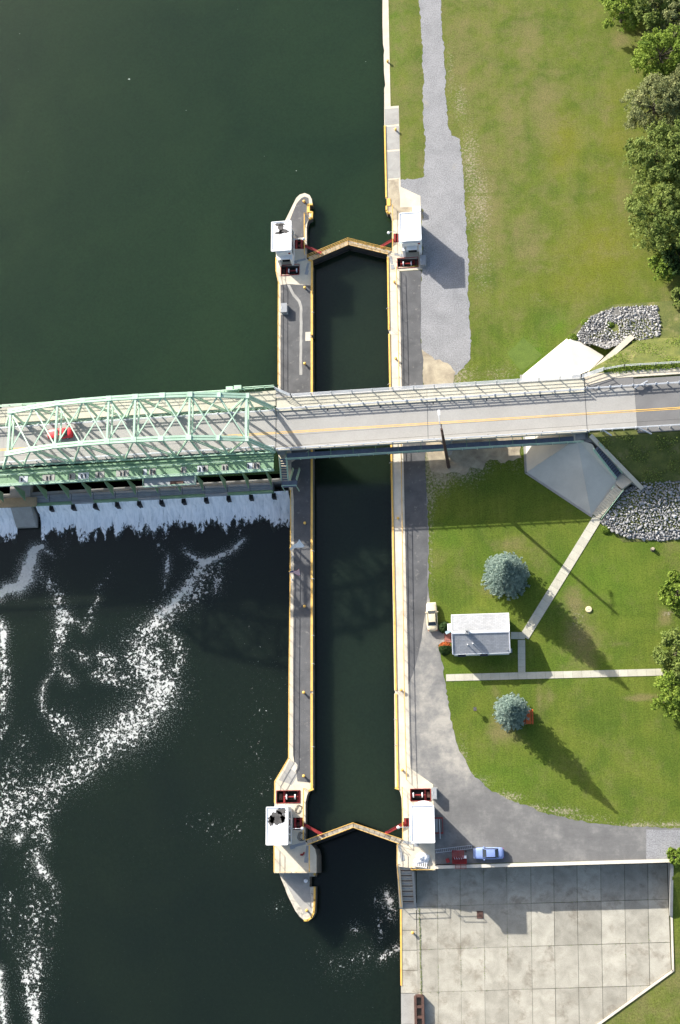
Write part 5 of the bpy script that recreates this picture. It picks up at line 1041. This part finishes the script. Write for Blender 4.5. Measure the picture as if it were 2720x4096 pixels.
MB().bx(wx0 - .05, wx0 + .03, yr - .3, yr + .7, 0, 2.1).build('door', RED, hs); MB().bx(wx0 - .9, wx0, yr + .75, yr + 1.9, 2.1, 2.2).build('door_hood', ROOFW, hs); MB().bx(wx1 - .03, wx1 + .05, yr - 1.2, yr - .2, 0, 2.1).build('door', WHITE, hs); MB().bx(wx1 + .06, wx1 + .5, yr - 2.9, yr - 2.3, .2, .9).build('air_conditioner', STEEL, hs)
MB().bx(wx0 - .04, wx0 + .02, yr - 2.6, yr - 1.5, 1.0, 2.1).build('window', GLASS, hs)
t = thing('entrance_sign', 'small tilted grey notice board by the west door of the house', 'notice board', tuple(P(1793, 2528))); q = P(1793, 2527, 1.4); MB().box((q.x, q.y, 1.35), (1.0, .5, .06), .45).build('board', AWN, t); MB().bar((q.x, q.y, 0), (q.x, q.y, 1.35), .1, .1).build('post', GALV, t)

# ------------------------------------------------------------------ cars
def paint(name, c, coat=.6):
    m = bpy.data.materials.new(name); nt, b = nodes_of(m); b.inputs['Base Color'].default_value = (*c, 1); b.inputs['Roughness'].default_value = .42; b.inputs['Coat Weight'].default_value = coat * .5; b.inputs['Coat Roughness'].default_value = .08
    f = noise(nt, 3, 3, .6); nt.links.new(mixc(nt, .12, c, ramp(nt, f, [(.3, (.6, .6, .6)), (.7, (1.3, 1.3, 1.3))]), 'MULTIPLY'), b.inputs['Base Color']); return m
HEADL = mat('headlight', (.7, .72, .72), (.6, .62, .62), 4, rough=.15, fine=0); TAILL = mat('tail_light', (.4, .02, .02), (.3, .015, .015), 4, rough=.2, fine=0)
def car(name, label, color, loc, heading, L=4.8, W=1.82, sporty=False):
    t = thing(name, label, 'car', loc, heading); pm = paint(name + '_paint', color); k_ = L / 4.8
    # stations front (+x) to rear: x, half width, z top, z shoulder
    stn = [(2.40, .62, .62, .50), (2.30, .76, .70, .58), (1.95, .86, .78, .66), (1.2, .90, .86, .74), (.75, .91, .93, .80), (-.2, .91, .95, .82), (-1.3, .91, .97, .84), (-1.75, .89, .98, .84), (-2.25, .82, .95, .80), (-2.40, .70, .82, .62)]
    vs = []; fs = []
    for x, hw, zt, zs in stn:
        x *= k_; hw *= W / 1.82
        vs += [(x, -hw * .95, .24), (x, -hw, .42), (x, -hw, zs), (x, -hw * .86, zt - .02), (x, -hw * .4, zt + .03), (x, hw * .4, zt + .03), (x, hw * .86, zt - .02), (x, hw, zs), (x, hw, .42), (x, hw * .95, .24)]
    m_ = 10
    for i in range(len(stn) - 1):
        for j in range(m_ - 1): a = i * m_ + j; fs.append((a, a + m_, a + m_ + 1, a + 1))
        fs.append((i * m_ + m_ - 1, (i + 1) * m_ + m_ - 1, (i + 1) * m_, i * m_))
    fs.append(tuple(range(m_))); fs.append(tuple(reversed(range((len(stn) - 1) * m_, len(stn) * m_))))
    body = mobj('body', vs, fs, pm, t, local=True, smooth=True)
    w2 = W / 1.82; b4 = [(.95 * k_, .74 * w2), (-1.62 * k_, .76 * w2)]; r4 = [(.30 * k_, .58 * w2), (-1.05 * k_, .58 * w2)]; zb, zr_ = .93, 1.40 if not sporty else 1.3
    rf = MB(); xf, xr, hw = r4[0][0], r4[1][0], r4[0][1]; gridv = []; 
    for i in range(5):
        for j in range(5):
            u, v = i / 4, j / 4; gridv.append((lerp(xf, xr, u), lerp(-hw, hw, v), zr_ + .06 * (1 - (2 * u - 1) ** 2) * .6 + .05 * (1 - (2 * v - 1) ** 2)))
    rf.add(gridv, [(i * 5 + j, i * 5 + j + 1, (i + 1) * 5 + j + 1, (i + 1) * 5 + j)[::-1] for i in range(4) for j in range(4)]); rf.build('roof', pm, t, smooth=True, local=True)
    q = lambda x, y, z: Vector((x, y, z)); bf, bw = b4[0]; br_, bw2 = b4[1]
    def pane(nm, pts, m): 
        c = sum(pts, Vector()) / 4; return MB().add([c + (p - c) * .93 for p in pts], [(0, 1, 2, 3)]).build(nm, m, t, local=True)
    ws = [q(bf, -bw, zb), q(bf, bw, zb), q(xf, hw, zr_), q(xf, -hw, zr_)]; rw_ = [q(br_, bw2, zb), q(br_, -bw2, zb), q(xr, -hw, zr_), q(xr, hw, zr_)]
    sl_ = [q(br_, bw2, zb), q(xr, hw, zr_), q(xf, hw, zr_), q(bf, bw, zb)]; sr_ = [q(bf, -bw, zb), q(xf, -hw, zr_), q(xr, -hw, zr_), q(br_, -bw2, zb)]
    MB().add([p - Vector((0, 0, .012)) for p in ws + rw_], [(0, 1, 2, 3), (4, 5, 6, 7), (1, 4, 7, 2), (5, 0, 3, 6)]).build('pillars', pm, t, local=True)
    pane('windshield', [p + Vector((.02, 0, .012)) for p in ws], GLASS); pane('rear_window', [p + Vector((-.02, 0, .012)) for p in rw_], GLASS); pane('side_window', [p + Vector((0, .022, 0)) for p in sl_], GLASS); pane('side_window', [p + Vector((0, -.022, 0)) for p in sr_], GLASS)
    for x in (1.45 * k_, -1.42 * k_):
        for s_ in (-1, 1):
            wv = MB().tube([(x, s_ * (W / 2 - .2), .31), (x, s_ * (W / 2 + .012), .31)], .31, 16).build('wheel', BLACKR, t, local=True); MB().tube([(x, s_ * (W / 2 + .013), .31), (x, s_ * (W / 2 + .02), .31)], .19, 10).build('rim', GALV, wv, local=True)
    for s_ in (-1, 1):
        MB().box((2.31 * k_, s_ * .6 * w2, .6), (.14, .3, .13)).build('headlight', HEADL, t, local=True); MB().box((-2.37 * k_, s_ * .62 * w2, .74), (.09, .32, .14)).build('tail_light', TAILL, t, local=True)
        MB().box((.72 * k_, s_ * (W / 2 + .08), .98), (.16, .2, .12)).build('side_mirror', pm, t, local=True)
    MB().box((2.4 * k_, 0, .42), (.12, 1.5 * w2, .2)).build('front_bumper', pm, t, local=True); MB().box((-2.42 * k_, 0, .44), (.12, 1.55 * w2, .22)).build('rear_bumper', pm, t, local=True)
    return t
q = P(1728, 2467, .5); car('parked_car', 'cream sedan parked on the access road beside the house', (.62, .53, .36), (q.x, q.y, -.004), math.radians(91.5), 4.75)
q = P(1954, 3413, .5); car('parked_car', 'pale blue sedan parked beside the red cart above the yard', (.20, .27, .50), (q.x, q.y, -.004), math.radians(180), 4.7)
q = P(240, 1734, ZD + .6); car('coupe', 'red car driving over the bridge inside the green truss', (.62, .02, .03), (q.x, q.y, ZD + .006), math.radians(180.6), 4.5, 1.8, True)

# ------------------------------------------------------------------ yard-side clutter
q = P(1828, 3442, .8); t = thing('red_cart', 'red steel mesh work cart with an overhanging tray beside the retaining wall', 'cart', (q.x, q.y, 0)); S0 = .0437
def cart_frame(px0, px1, py0, py1, z, nx, ny, nm):
    a, b = P(px0, py1, z), P(px1, py0, z); m_ = MB()
    for k in range(nx + 1): x = lerp(a.x, b.x, k / nx); m_.bar((x, a.y, z), (x, b.y, z), .07, .07)
    for k in range(ny + 1): y = lerp(a.y, b.y, k / ny); m_.bar((a.x, y, z), (b.x, y, z), .07, .07)
    m_.build(nm, RED, t); return a, b
a, b = cart_frame(1810, 1854, 3402, 3432, 1.25, 2, 8, 'upper_tray'); a2, b2 = cart_frame(1810, 1866, 3428, 3454, 1.0, 4, 4, 'main_frame'); a3, b3 = cart_frame(1822, 1864, 3456, 3475, 1.0, 2, 3, 'side_tray')
MB().bx(a2.x, b2.x, a2.y, b2.y, .55, .68).build('deck', RED, t)
for x in (a2.x + .1, b2.x - .1):
    for y in (a2.y + .1, b.y - .1): MB().bar((x, y, .25), (x, y, 1.25), .09, .09).build('leg', RED, t); MB().tube([(x - .06, y, .16), (x + .06, y, .16)], .16, 12).build('wheel', BLACKR, t)
MB().box((P(1791, 3442, .7).x, P(1791, 3442, .7).y, .6), (.55, .65, .5), .3).build('motor_cowl', RED, t); MB().box((P(1858, 3428, 1.1).x, P(1858, 3428, 1.1).y, 1.1), (.62, .45, .2)).build('white_case', LAMPW, t)
for k in range(4): c = P(1818 + k * 9, 3432, 1.1); MB().box((c.x, c.y, 1.08), (.1, .4, .1), .3).build('white_rod', LAMPW, t)
A, B = P(1741, 3405, .1), P(1890, 3387, .1); t = thing('aluminium_ladder', 'long aluminium ladder lying on the asphalt beside the red cart', 'ladder', (A.x, A.y, 0)); d = (B - A); nr = Vector((-d.y, d.x, 0)).normalized() * .26
for s_ in (-1, 1): MB().bar(A + nr * s_, B + nr * s_, .07, .1).build('rail', GALV, t)
for k in range(20): c = A.lerp(B, (k + .5) / 20); MB().bar(c - nr, c + nr, .05, .05).build('rung', GALV, t)
q = P(1690, 3432, .4); t = thing('tarpaulin_heap', 'heap of white tarpaulin and a pallet on the lower lock platform', 'tarpaulin', (q.x, q.y, 0)); rn = random.Random(8)
for (px, py, rx, ry, h) in ((1688, 3428, .95, .7, .75), (1703, 3434, .6, .75, .6), (1677, 3447, .85, .45, .45)):
    c = P(px, py, .3); vs = []; fs = []; n, m_ = 18, 7
    for j in range(m_):
        for i in range(n):
            u = j / (m_ - 1); aa = 2 * math.pi * i / n; rr = (1 - u * .92) * (1 + .16 * math.sin(3 * aa + j) + rn.uniform(-.1, .1)); vs.append((c.x + rx * rr * math.cos(aa), c.y + ry * rr * math.sin(aa), max(.0, h * (1 - (1 - u) ** 2) + rn.uniform(-.05, .05) * (j > 0))))
    for j in range(m_ - 1):
        for i in range(n): fs.append((j * n + i, j * n + (i + 1) % n, (j + 1) * n + (i + 1) % n, (j + 1) * n + i))
    fs.append(tuple(range((m_ - 1) * n, m_ * n))); mobj('tarpaulin', vs, fs, TARP, t, smooth=True)
A, B = P(1654, 3462, .2), P(1708, 3472, .2); d = (B - A); nr = Vector((-d.y, d.x, 0)).normalized()
for s_ in (0, .75): MB().bar(A + nr * s_, B + nr * s_ * 1.0, .1, .12).build('pallet_rail', LAMPW, t)
for k in range(7): c = A.lerp(B, (k + .5) / 7) + Vector((0, 0, .09)); MB().bar(c - nr * .05, c + nr * .8, .13, .05).build('pallet_slat', LAMPW, t)
t = thing('red_bench_scrap', 'small red angled scrap piece lying on the lower island platform', 'scrap', tuple(P(1209, 3415))); A, B, C = P(1201, 3419, .1), P(1212, 3419, .1), P(1217, 3409, .1); MB().bar(A, B, .3, .16).build('plate', RED, t); MB().bar(B, C, .22, .16).build('flap', RED, t)
for lb, px, py, n in (('coil of black hose by the lower island gatehouse rack', 1200, 3345, 3), ('loop of black hose north of the lower island gatehouse rack', 1199, 3236, 2)):
    c = P(px, py); t = thing('hose_coil', lb, 'hose', (c.x, c.y, 0)); pts = [(c.x + (.45 + .12 * math.sin(k * .7)) * math.cos(k * .35) + .02 * k * (n - 2.5), c.y + (.62 + .1 * math.cos(k)) * math.sin(k * .35), .05 + .004 * (k % 9)) for k in range(n * 18)]; MB().tube(pts, .03, 5).build('hose', BLACKR, t)
t = thing('white_barrel', 'white oval barrel standing on the downstream nose of the island', 'barrel', tuple(P(1225, 3523, Z_TIP))); c = P(1225, 3523, Z_TIP); MB().lathe((c.x, c.y, Z_TIP), [(.28, 0), (.32, .3), (.32, .6), (.27, .85)], 12).build('drum', LAMPW, t, smooth=True); MB().lathe((c.x, c.y, Z_TIP + .85), [(.28, 0), (.1, .05)], 12).build('lid', LAMPW, t)

# ------------------------------------------------------------------ lawn furniture
q = P(2113, 2866, .7); t = thing('picnic_table', 'orange wooden picnic table in the shade of the southern spruce', 'picnic table', (q.x, q.y, 0), math.radians(-1))
for k in range(5): MB().box((-.34 + k * .17, 0, .74), (.155, 2.4, .045)).build('top_plank', ORANGE, t, local=True)
for s_ in (-1, 1):
    MB().box((s_ * .68, 0, .45), (.27, 2.4, .045)).build('bench_plank', ORANGE, t, local=True)
    MB().bar((-.7, s_ * .85, .38), (.7, s_ * .85, .38), .05, .1).build('seat_support', ORANGE, t, local=True)
    for e in (-1, 1): MB().bar((e * .62, s_ * .85, .0), (e * .2, s_ * .85, .7), .06, .1).build('leg', ORANGE, t, local=True)
q = P(1900, 2836, 1); t = thing('charcoal_grill', 'brown pedestal charcoal grill on the lawn left of the southern spruce', 'grill', (q.x, q.y, 0), .1)
MB().tube([(0, 0, 0), (0, 0, .85)], .05, 8).build('post', RUST, t, local=True); m_ = MB()
for s_ in (-1, 1): m_.box((s_ * .24, 0, 1.0), (.03, .62, .28)); m_.box((0, s_ * .3, 1.0), (.48, .03, .28))
m_.box((0, 0, .87), (.5, .62, .03)); m_.build('firebox', RUST, t, local=True); m_ = MB()
for k in range(7): m_.box((-.2 + k * .066, 0, 1.12), (.02, .58, .02))
m_.build('grate', STEEL, t, local=True)
q = P(2355, 2437, .1); t = thing('round_hatch_cover', 'pale yellow round cover on the lawn east of the diagonal path', 'hatch cover', (q.x, q.y, -.03)); MB().lathe((q.x, q.y, -.03), [(.52, 0), (.52, .16), (.46, .2)], 24).build('cover', mat('cream_cover', (.66, .56, .36), (.6, .5, .3), 2, fine=.05), t); MB().box((q.x, q.y, .19), (.3, .06, .05)).build('handle', GALV, t)
q = P(2612, 2196, .3); t = thing('tree_stump', 'small cut tree stump on the grass below the grey riprap', 'stump', (q.x, q.y, -.03)); MB().lathe((q.x, q.y, -.03), [(.42, 0), (.3, .2), (.27, .55)], 10).build('trunk', BARK, t); MB().lathe((q.x, q.y, .521), [(.26, 0), (.2, .02)], 10).build('cut_face', SAND, t)
q = P(2041, 2905, .2); t = thing('flower_pot', 'small orange flowers in a pot at the foot of the southern spruce', 'flower pot', (q.x, q.y, -.03)); MB().lathe((q.x, q.y, -.03), [(.14, 0), (.2, .3)], 10).build('pot', BRICK, t)

# ------------------------------------------------------------------ foliage
def leafmat(name, dark, mid, light):
    m = bpy.data.materials.new(name); nt, b = nodes_of(m); a = attr(nt, 'tint')
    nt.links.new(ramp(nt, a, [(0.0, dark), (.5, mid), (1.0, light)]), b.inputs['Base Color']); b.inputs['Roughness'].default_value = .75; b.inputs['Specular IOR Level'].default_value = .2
    tr = nt.nodes.new('ShaderNodeBsdfTranslucent'); nt.links.new(ramp(nt, a, [(0, tuple(c * 1.1 for c in dark)), (1, tuple(c * 1.1 for c in light))]), tr.inputs[0]); mx = nt.nodes.new('ShaderNodeMixShader'); mx.inputs[0].default_value = .35
    out = nt.nodes['Material Output']; nt.links.new(b.outputs[0], mx.inputs[1]); nt.links.new(tr.outputs[0], mx.inputs[2]); nt.links.new(mx.outputs[0], out.inputs[0]); return m
LEAF_G = leafmat('leaves_green', (.055, .095, .018), (.150, .205, .045), (.275, .320, .085)); LEAF_B = leafmat('leaves_bright', (.065, .120, .016), (.165, .245, .032), (.280, .350, .060)); LEAF_S = leafmat('leaves_silvery', (.065, .095, .034), (.170, .195, .075), (.310, .320, .140)); LEAF_D = leafmat('leaves_dark', (.018, .040, .012), (.036, .072, .018), (.06, .105, .026))
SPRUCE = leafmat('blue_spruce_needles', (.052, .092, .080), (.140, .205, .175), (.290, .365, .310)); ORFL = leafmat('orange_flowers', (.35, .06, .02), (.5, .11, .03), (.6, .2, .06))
def leaves(name, C, Nn, size, tint, m, parent, asp=.6):
    """one mesh of small leaf-shaped faces: centres C, normals Nn, sizes, tints"""
    C = np.asarray(C); Nn = np.asarray(Nn); n = len(C); Nn = Nn / (np.linalg.norm(Nn, axis=1, keepdims=True) + 1e-9)
    r = np.random.normal(size=(n, 3)); U = np.cross(Nn, r); U /= np.linalg.norm(U, axis=1, keepdims=True) + 1e-9; V = np.cross(Nn, U); s_ = np.asarray(size)[:, None]
    q = np.stack([C - U * s_, C - V * s_ * asp + Nn * s_ * .15, C + U * s_, C + V * s_ * asp - Nn * s_ * .15], 1).reshape(-1, 3)
    inv = np.array(WM[parent.name].inverted()); q = q @ inv[:3, :3].T + inv[:3, 3]
    me = bpy.data.meshes.new(name); me.from_pydata(q.tolist(), [], np.arange(4 * n).reshape(n, 4).tolist()); me.materials.append(m)
    me.attributes.new('tint', 'FLOAT', 'POINT').data.foreach_set('value', np.repeat(np.clip(tint, 0, 1), 4).astype(np.float32))
    o = bpy.data.objects.new(name, me); COL.objects.link(o); o.parent = parent; return o
def tree(label, px, py, r, h, m, seed, nl=9000, squash=.62, group='broadleaf trees along the east edge', lob=24, ls=.21):
    """broadleaf tree; (px, py) is the plan position of the crown centre"""
    rg = np.random.RandomState(seed); h *= .82; squash = max(squash, (h * .5) / r * .95); zc = h - r * squash; c = P(px, py, zc); t = thing('broadleaf_tree', label, 'tree', (c.x, c.y, -.03), group=group)
    tk = MB(); tk.tube([(c.x, c.y, -.1), (c.x + .15, c.y, h * .3), (c.x, c.y + .1, zc)], [.13 + r * .045, .1 + r * .035, .05 + r * .02], 8); tk.build('trunk', BARK, t)
    lb = []; lm = MB()
    for k in range(lob):
        a = k * 2.4 + rg.uniform(-.4, .4); e = rg.uniform(-.9, 1.0); rr = rg.uniform(.5, 1.12) * math.sqrt(max(.1, 1 - .45 * e * e))
        p = Vector((c.x + r * rr * math.cos(a), c.y + r * rr * math.sin(a), zc + r * squash * .72 * e)); lb.append((p, r * rg.uniform(.22, .42)))
        lm.tube([(c.x, c.y, lerp(h * .28, zc, rg.uniform(.2, .9))), Vector((c.x, c.y, zc)).lerp(p, .55) + Vector((0, 0, -.2)), p], [.1, .07, .03], 5)
    lb.append((Vector((c.x, c.y, zc + r * squash * .6)), r * .42)); lm.build('limbs', BARK, t)
    C = []; Nn = []; T = []
    for i, (p, lr) in enumerate(lb):
        n = int(nl / len(lb)); d = rg.normal(size=(n, 3)); d /= np.linalg.norm(d, axis=1, keepdims=True); d[:, 2] = np.where(d[:, 2] < -.3, -d[:, 2], d[:, 2])
        # twigs gather the leaves in small tufts
        nt_ = max(6, n // 26); tw = d[:nt_]; own = rg.randint(0, nt_, n); rad = lr * (rg.uniform(.55, 1.18, nt_) ** .7)[own]
        pt = np.array(p) + tw[own] * rad[:, None] * np.array([1, 1, .85]) + rg.normal(size=(n, 3)) * .16 * min(1.6, lr) ; C.append(pt); Nn.append(tw[own] * .5 + np.array([0, 0, .55]) + rg.normal(size=(n, 3)) * .55)
        T.append(.28 + .3 * rg.rand(nt_)[own] + .22 * rg.rand(n) + .12 * rg.rand())
    C = np.concatenate(C); leaves('crown', C, np.concatenate(Nn), rg.uniform(.6, 1.25, len(C)) * ls, np.concatenate(T), m, t); return t
def spruce(label, px, py, R_, h, seed):
    rg = random.Random(seed); c = P(px, py, 0); t = thing('blue_spruce', label, 'spruce', (c.x, c.y, -.03), group='blue spruces on the lawn'); MB().tube([(c.x, c.y, -.1), (c.x, c.y, h * .97)], [.24, .03], 8).build('trunk', BARK, t)
    C = []; Nn = []; Sz = []; T = []; tw = MB(); z = .55
    while z < h - .1:
        u = z / h; rad = R_ * (1 - u ** 1.75) ** .95 * (1 + .06 * math.sin(z * 5)); nb = max(4, int(2 * math.pi * rad / .62)); a0 = rg.random() * 6.3
        for k in range(nb):
            a = a0 + 2 * math.pi * k / nb + rg.uniform(-.12, .12); L = rad * rg.choice((.78, .9, 1.0, 1.08)) * rg.uniform(.94, 1.06); dirv = Vector((math.cos(a), math.sin(a), 0)); sv = Vector((-dirv.y, dirv.x, 0)); bt = rg.random()
            if k % 3 == 0: tw.tube([(c.x, c.y, z), Vector((c.x, c.y, z)) + dirv * L * .9 + Vector((0, 0, -.1 * L))], [.035, .012], 4)
            ns = max(5, int(L / .14))
            for j in range(ns):
                v = (j + rg.random()) / ns
                if v < .18: continue
                base = Vector((c.x, c.y, z)) + dirv * (L * v) + Vector((0, 0, -.22 * L * v + .14 * L * v * v)); wv = (.40 * (1 - v) + .10) * min(1.2, L * .55 + .2)
                for s_ in (-1, 0, 1):
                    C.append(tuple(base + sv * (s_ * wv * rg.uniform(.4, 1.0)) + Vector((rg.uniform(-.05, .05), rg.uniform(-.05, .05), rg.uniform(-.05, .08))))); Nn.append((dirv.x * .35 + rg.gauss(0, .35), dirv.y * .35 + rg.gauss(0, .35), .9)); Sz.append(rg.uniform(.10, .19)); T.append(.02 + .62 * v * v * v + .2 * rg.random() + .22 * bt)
        z += .30 + .16 * (1 - u)
    tw.build('branches', BARK, t); leaves('needles', C, Nn, Sz, T, SPRUCE, t, .55)
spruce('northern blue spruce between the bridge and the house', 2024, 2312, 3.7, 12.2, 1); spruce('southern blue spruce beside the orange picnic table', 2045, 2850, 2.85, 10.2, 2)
tree('bright green tree in the upper right corner, nearest the field', 2490, 35, 3.4, 8.5, LEAF_B, 11, 8000); tree('dark green tree in the upper right corner, right of the bright one', 2600, 25, 4.2, 9.5, LEAF_G, 12, 10000); tree('tree at the top right edge of the picture', 2700, 60, 4.6, 10.5, LEAF_S, 13, 9000)
tree('yellowish green tree at the field edge, second from the top corner', 2640, 215, 4.6, 11, LEAF_B, 14, 10000); tree('silvery tree at the field edge with a bare gap to the south', 2620, 420, 4.8, 11.5, LEAF_S, 15, 12000, ls=.2); tree('silvery tree on the right edge behind the field trees', 2730, 380, 4.8, 12, LEAF_S, 16, 9000, ls=.2)
tree('wide light green tree reaching farthest into the field', 2620, 640, 5.2, 11, LEAF_G, 17, 13000); tree('light green tree on the right edge behind the widest tree', 2740, 620, 5, 12, LEAF_G, 18, 9000); tree('southern light green field tree above the dark bush', 2635, 870, 4.8, 10.5, LEAF_G, 19, 12000); tree('light green tree cut by the right edge, above the bush', 2735, 880, 4.8, 11, LEAF_G, 20, 8000)
tree('low bright bush at the south end of the field trees', 2655, 1065, 2.3, 4.0, LEAF_B, 21, 5000, .7); tree('dark bush at the south end of the field trees', 2712, 1040, 2.6, 5.0, LEAF_D, 22, 5000, .7); tree('small bush at the right edge above the pale riprap', 2725, 1190, 1.6, 3.0, LEAF_G, 23, 2500, .7)
tree('small bright tree at the right edge below the grey riprap', 2712, 2370, 2.6, 6, LEAF_B, 24, 6000); tree('green tree at the right edge over the straight path', 2712, 2610, 3.4, 8, LEAF_G, 25, 9000); tree('bright tree at the right edge just south of the straight path', 2716, 2790, 3.4, 7.5, LEAF_B, 26, 9000); tree('bushy tree cut by the right edge beside the path trees', 2760, 2700, 3.4, 9, LEAF_G, 27, 6000)
tree('round dark bush by the yard corner at the end of the retaining wall', 2712, 3425, 1.3, 1.8, LEAF_B, 28, 2500, .6, group='shrubs')
def shrub(label, px, py, rx, ry, h, m, seed, n=3200, top=None):
    rg = np.random.RandomState(seed); c = P(px, py, h * .5); t = thing('shrub', label, 'shrub', (c.x, c.y, -.03), group='shrubs'); MB().tube([(c.x, c.y, -.05), (c.x, c.y, h * .6)], [.08, .03], 6).build('stem', BARK, t)
    d = rg.normal(size=(n, 3)); d /= np.linalg.norm(d, axis=1, keepdims=True); d[:, 2] = np.abs(d[:, 2]); rad = rg.uniform(.75, 1.06, n)[:, None]; C = np.array([c.x, c.y, .0]) + d * rad * np.array([rx, ry, h]); leaves('crown', C, d + rg.normal(size=(n, 3)) * .5, rg.uniform(.06, .13, n), .25 + .5 * rg.rand(n), m, t)
    if top is not None:
        k = (d[:, 1] > .25) & (rg.rand(n) < .8); leaves('blossom', C[k] * 1 + np.array([0, .02, .06]), d[k] + rg.normal(size=(k.sum(), 3)) * .4, rg.uniform(.07, .13, k.sum()), rg.rand(k.sum()), top, t)
shrub('round dark green shrub at the north-west corner of the house', 1778, 2508, 1.0, .95, 1.6, LEAF_D, 1); shrub('dark green shrub with orange blossom at the south-west corner of the house', 1780, 2592, 1.05, 1.1, 1.5, LEAF_D, 2, top=ORFL)
for lb, px, py, r_, h_ in (('yellow-green weed bush among the pale riprap', 2440, 1300, .9, .9), ('tall weeds at the west corner of the pale riprap', 2345, 1290, .9, .6), ('grassy weed clump at the tip of the sunlit paving', 2292, 1352, 1.0, .6), ('small weeds beside the lower edge of the grey riprap', 2425, 2118, .8, .4), ('weed clump at the head of the grey riprap by the stairs', 2512, 1962, .6, .5)): c = P(px, py); shrub(lb, px, py, r_, r_ * .9, h_, LEAF_B, int(px), 1500)
# ivy along the approach fence, weeds on the south bank, weeds in the yard joints (uncountable)
rg = np.random.RandomState(3)
def scatter(name, label, cat, C, size, m, up_=.7):
    C = np.array(C); t = thing(name, label, cat, tuple(C[0])); o = leaves('leaves', C, rg.normal(size=(len(C), 3)) * .5 + np.array([0, 0, up_]), rg.uniform(.6, 1.3, len(C)) * size, .2 + .7 * rg.rand(len(C)), m, t); fin(o, kind='stuff'); fin(t, kind='stuff')
C = []
for k in range(5200):
    x = rg.uniform(18.5, 45); C.append((x, by(x, 6.5) + rg.normal() * .3 + .25, ZD + rg.uniform(-.1, .35)))
scatter('ivy', 'low green ivy spilling along the approach sidewalk fence', 'ivy', C, .13, LEAF_B)
C = []
for k in range(5200):
    x = rg.uniform(17, 45); u = rg.rand() ** 1.3; y = lerp(67.7, 61.0, u)
    if x < 15.8 + (67.9 - y) * 1.25: continue
    if math.sin(x * 1.3 + y * .9) + math.sin(x * .5 - y * 1.7) + rg.normal() * .5 < .3: continue
    C.append((x, y, emb_z(x, y) + rg.uniform(.0, .35)))
scatter('bank_weeds', 'weeds growing on the shaded south bank of the approach road', 'weeds', C, .15, LEAF_G)
C = []
for k in range(5200):
    x = rg.uniform(18, 45); y = rg.uniform(80.3, 87.5)
    if x < 16.8 + (y - 79.7) * 1.1: continue
    if math.sin(x * .9 + y * .7) + math.sin(x * .4 - y * 1.3) + rg.normal() * .6 < .2: continue
    C.append((x, y, emb_z(x, y) + rg.uniform(.0, .25)))
scatter('bank_weeds', 'sunlit weeds on the north bank of the approach road', 'weeds', C, .12, LEAF_B)
C = []
for k in range(1500):
    c = rg.randint(1, len(Zx) - 1); px = Zx[c]; py = rg.uniform(3470, 3990)
    if rg.rand() < .45: py = rowy[rg.randint(1, 4)]; px = rg.uniform(1690, 2680); sk = -(px - 1700) * .03 + 14; q = P(jx(px, py), py + sk, Z_YARD)
    else: q = P(jx(px, py), py - (px - 1700) * .03 + 14, Z_YARD)
    if math.sin(px * .05 + c * 2.1) + math.sin(py * .021 + c) < .35: continue
    if not inside((q.x, q.y), [(-14, -.8), (24, -.2), (23.5, -15.5), (11.9, -23.2), (-14, -23.5)]): continue
    C.append((q.x + rg.normal() * .04, q.y + rg.normal() * .04, Z_YARD + rg.uniform(0, .08)))
scatter('joint_weeds', 'weeds growing in the joints of the yard slabs', 'weeds', C, .07, LEAF_G)
C = [(-15.1 + rg.normal() * .06 + .02 * math.sin(y), y, Z_YARD + rg.uniform(0, .1)) for y in rg.uniform(-20, -6.6, 500)]
scatter('joint_weeds', 'line of weeds along the quay joint of the lower yard', 'weeds', C, .08, LEAF_G)
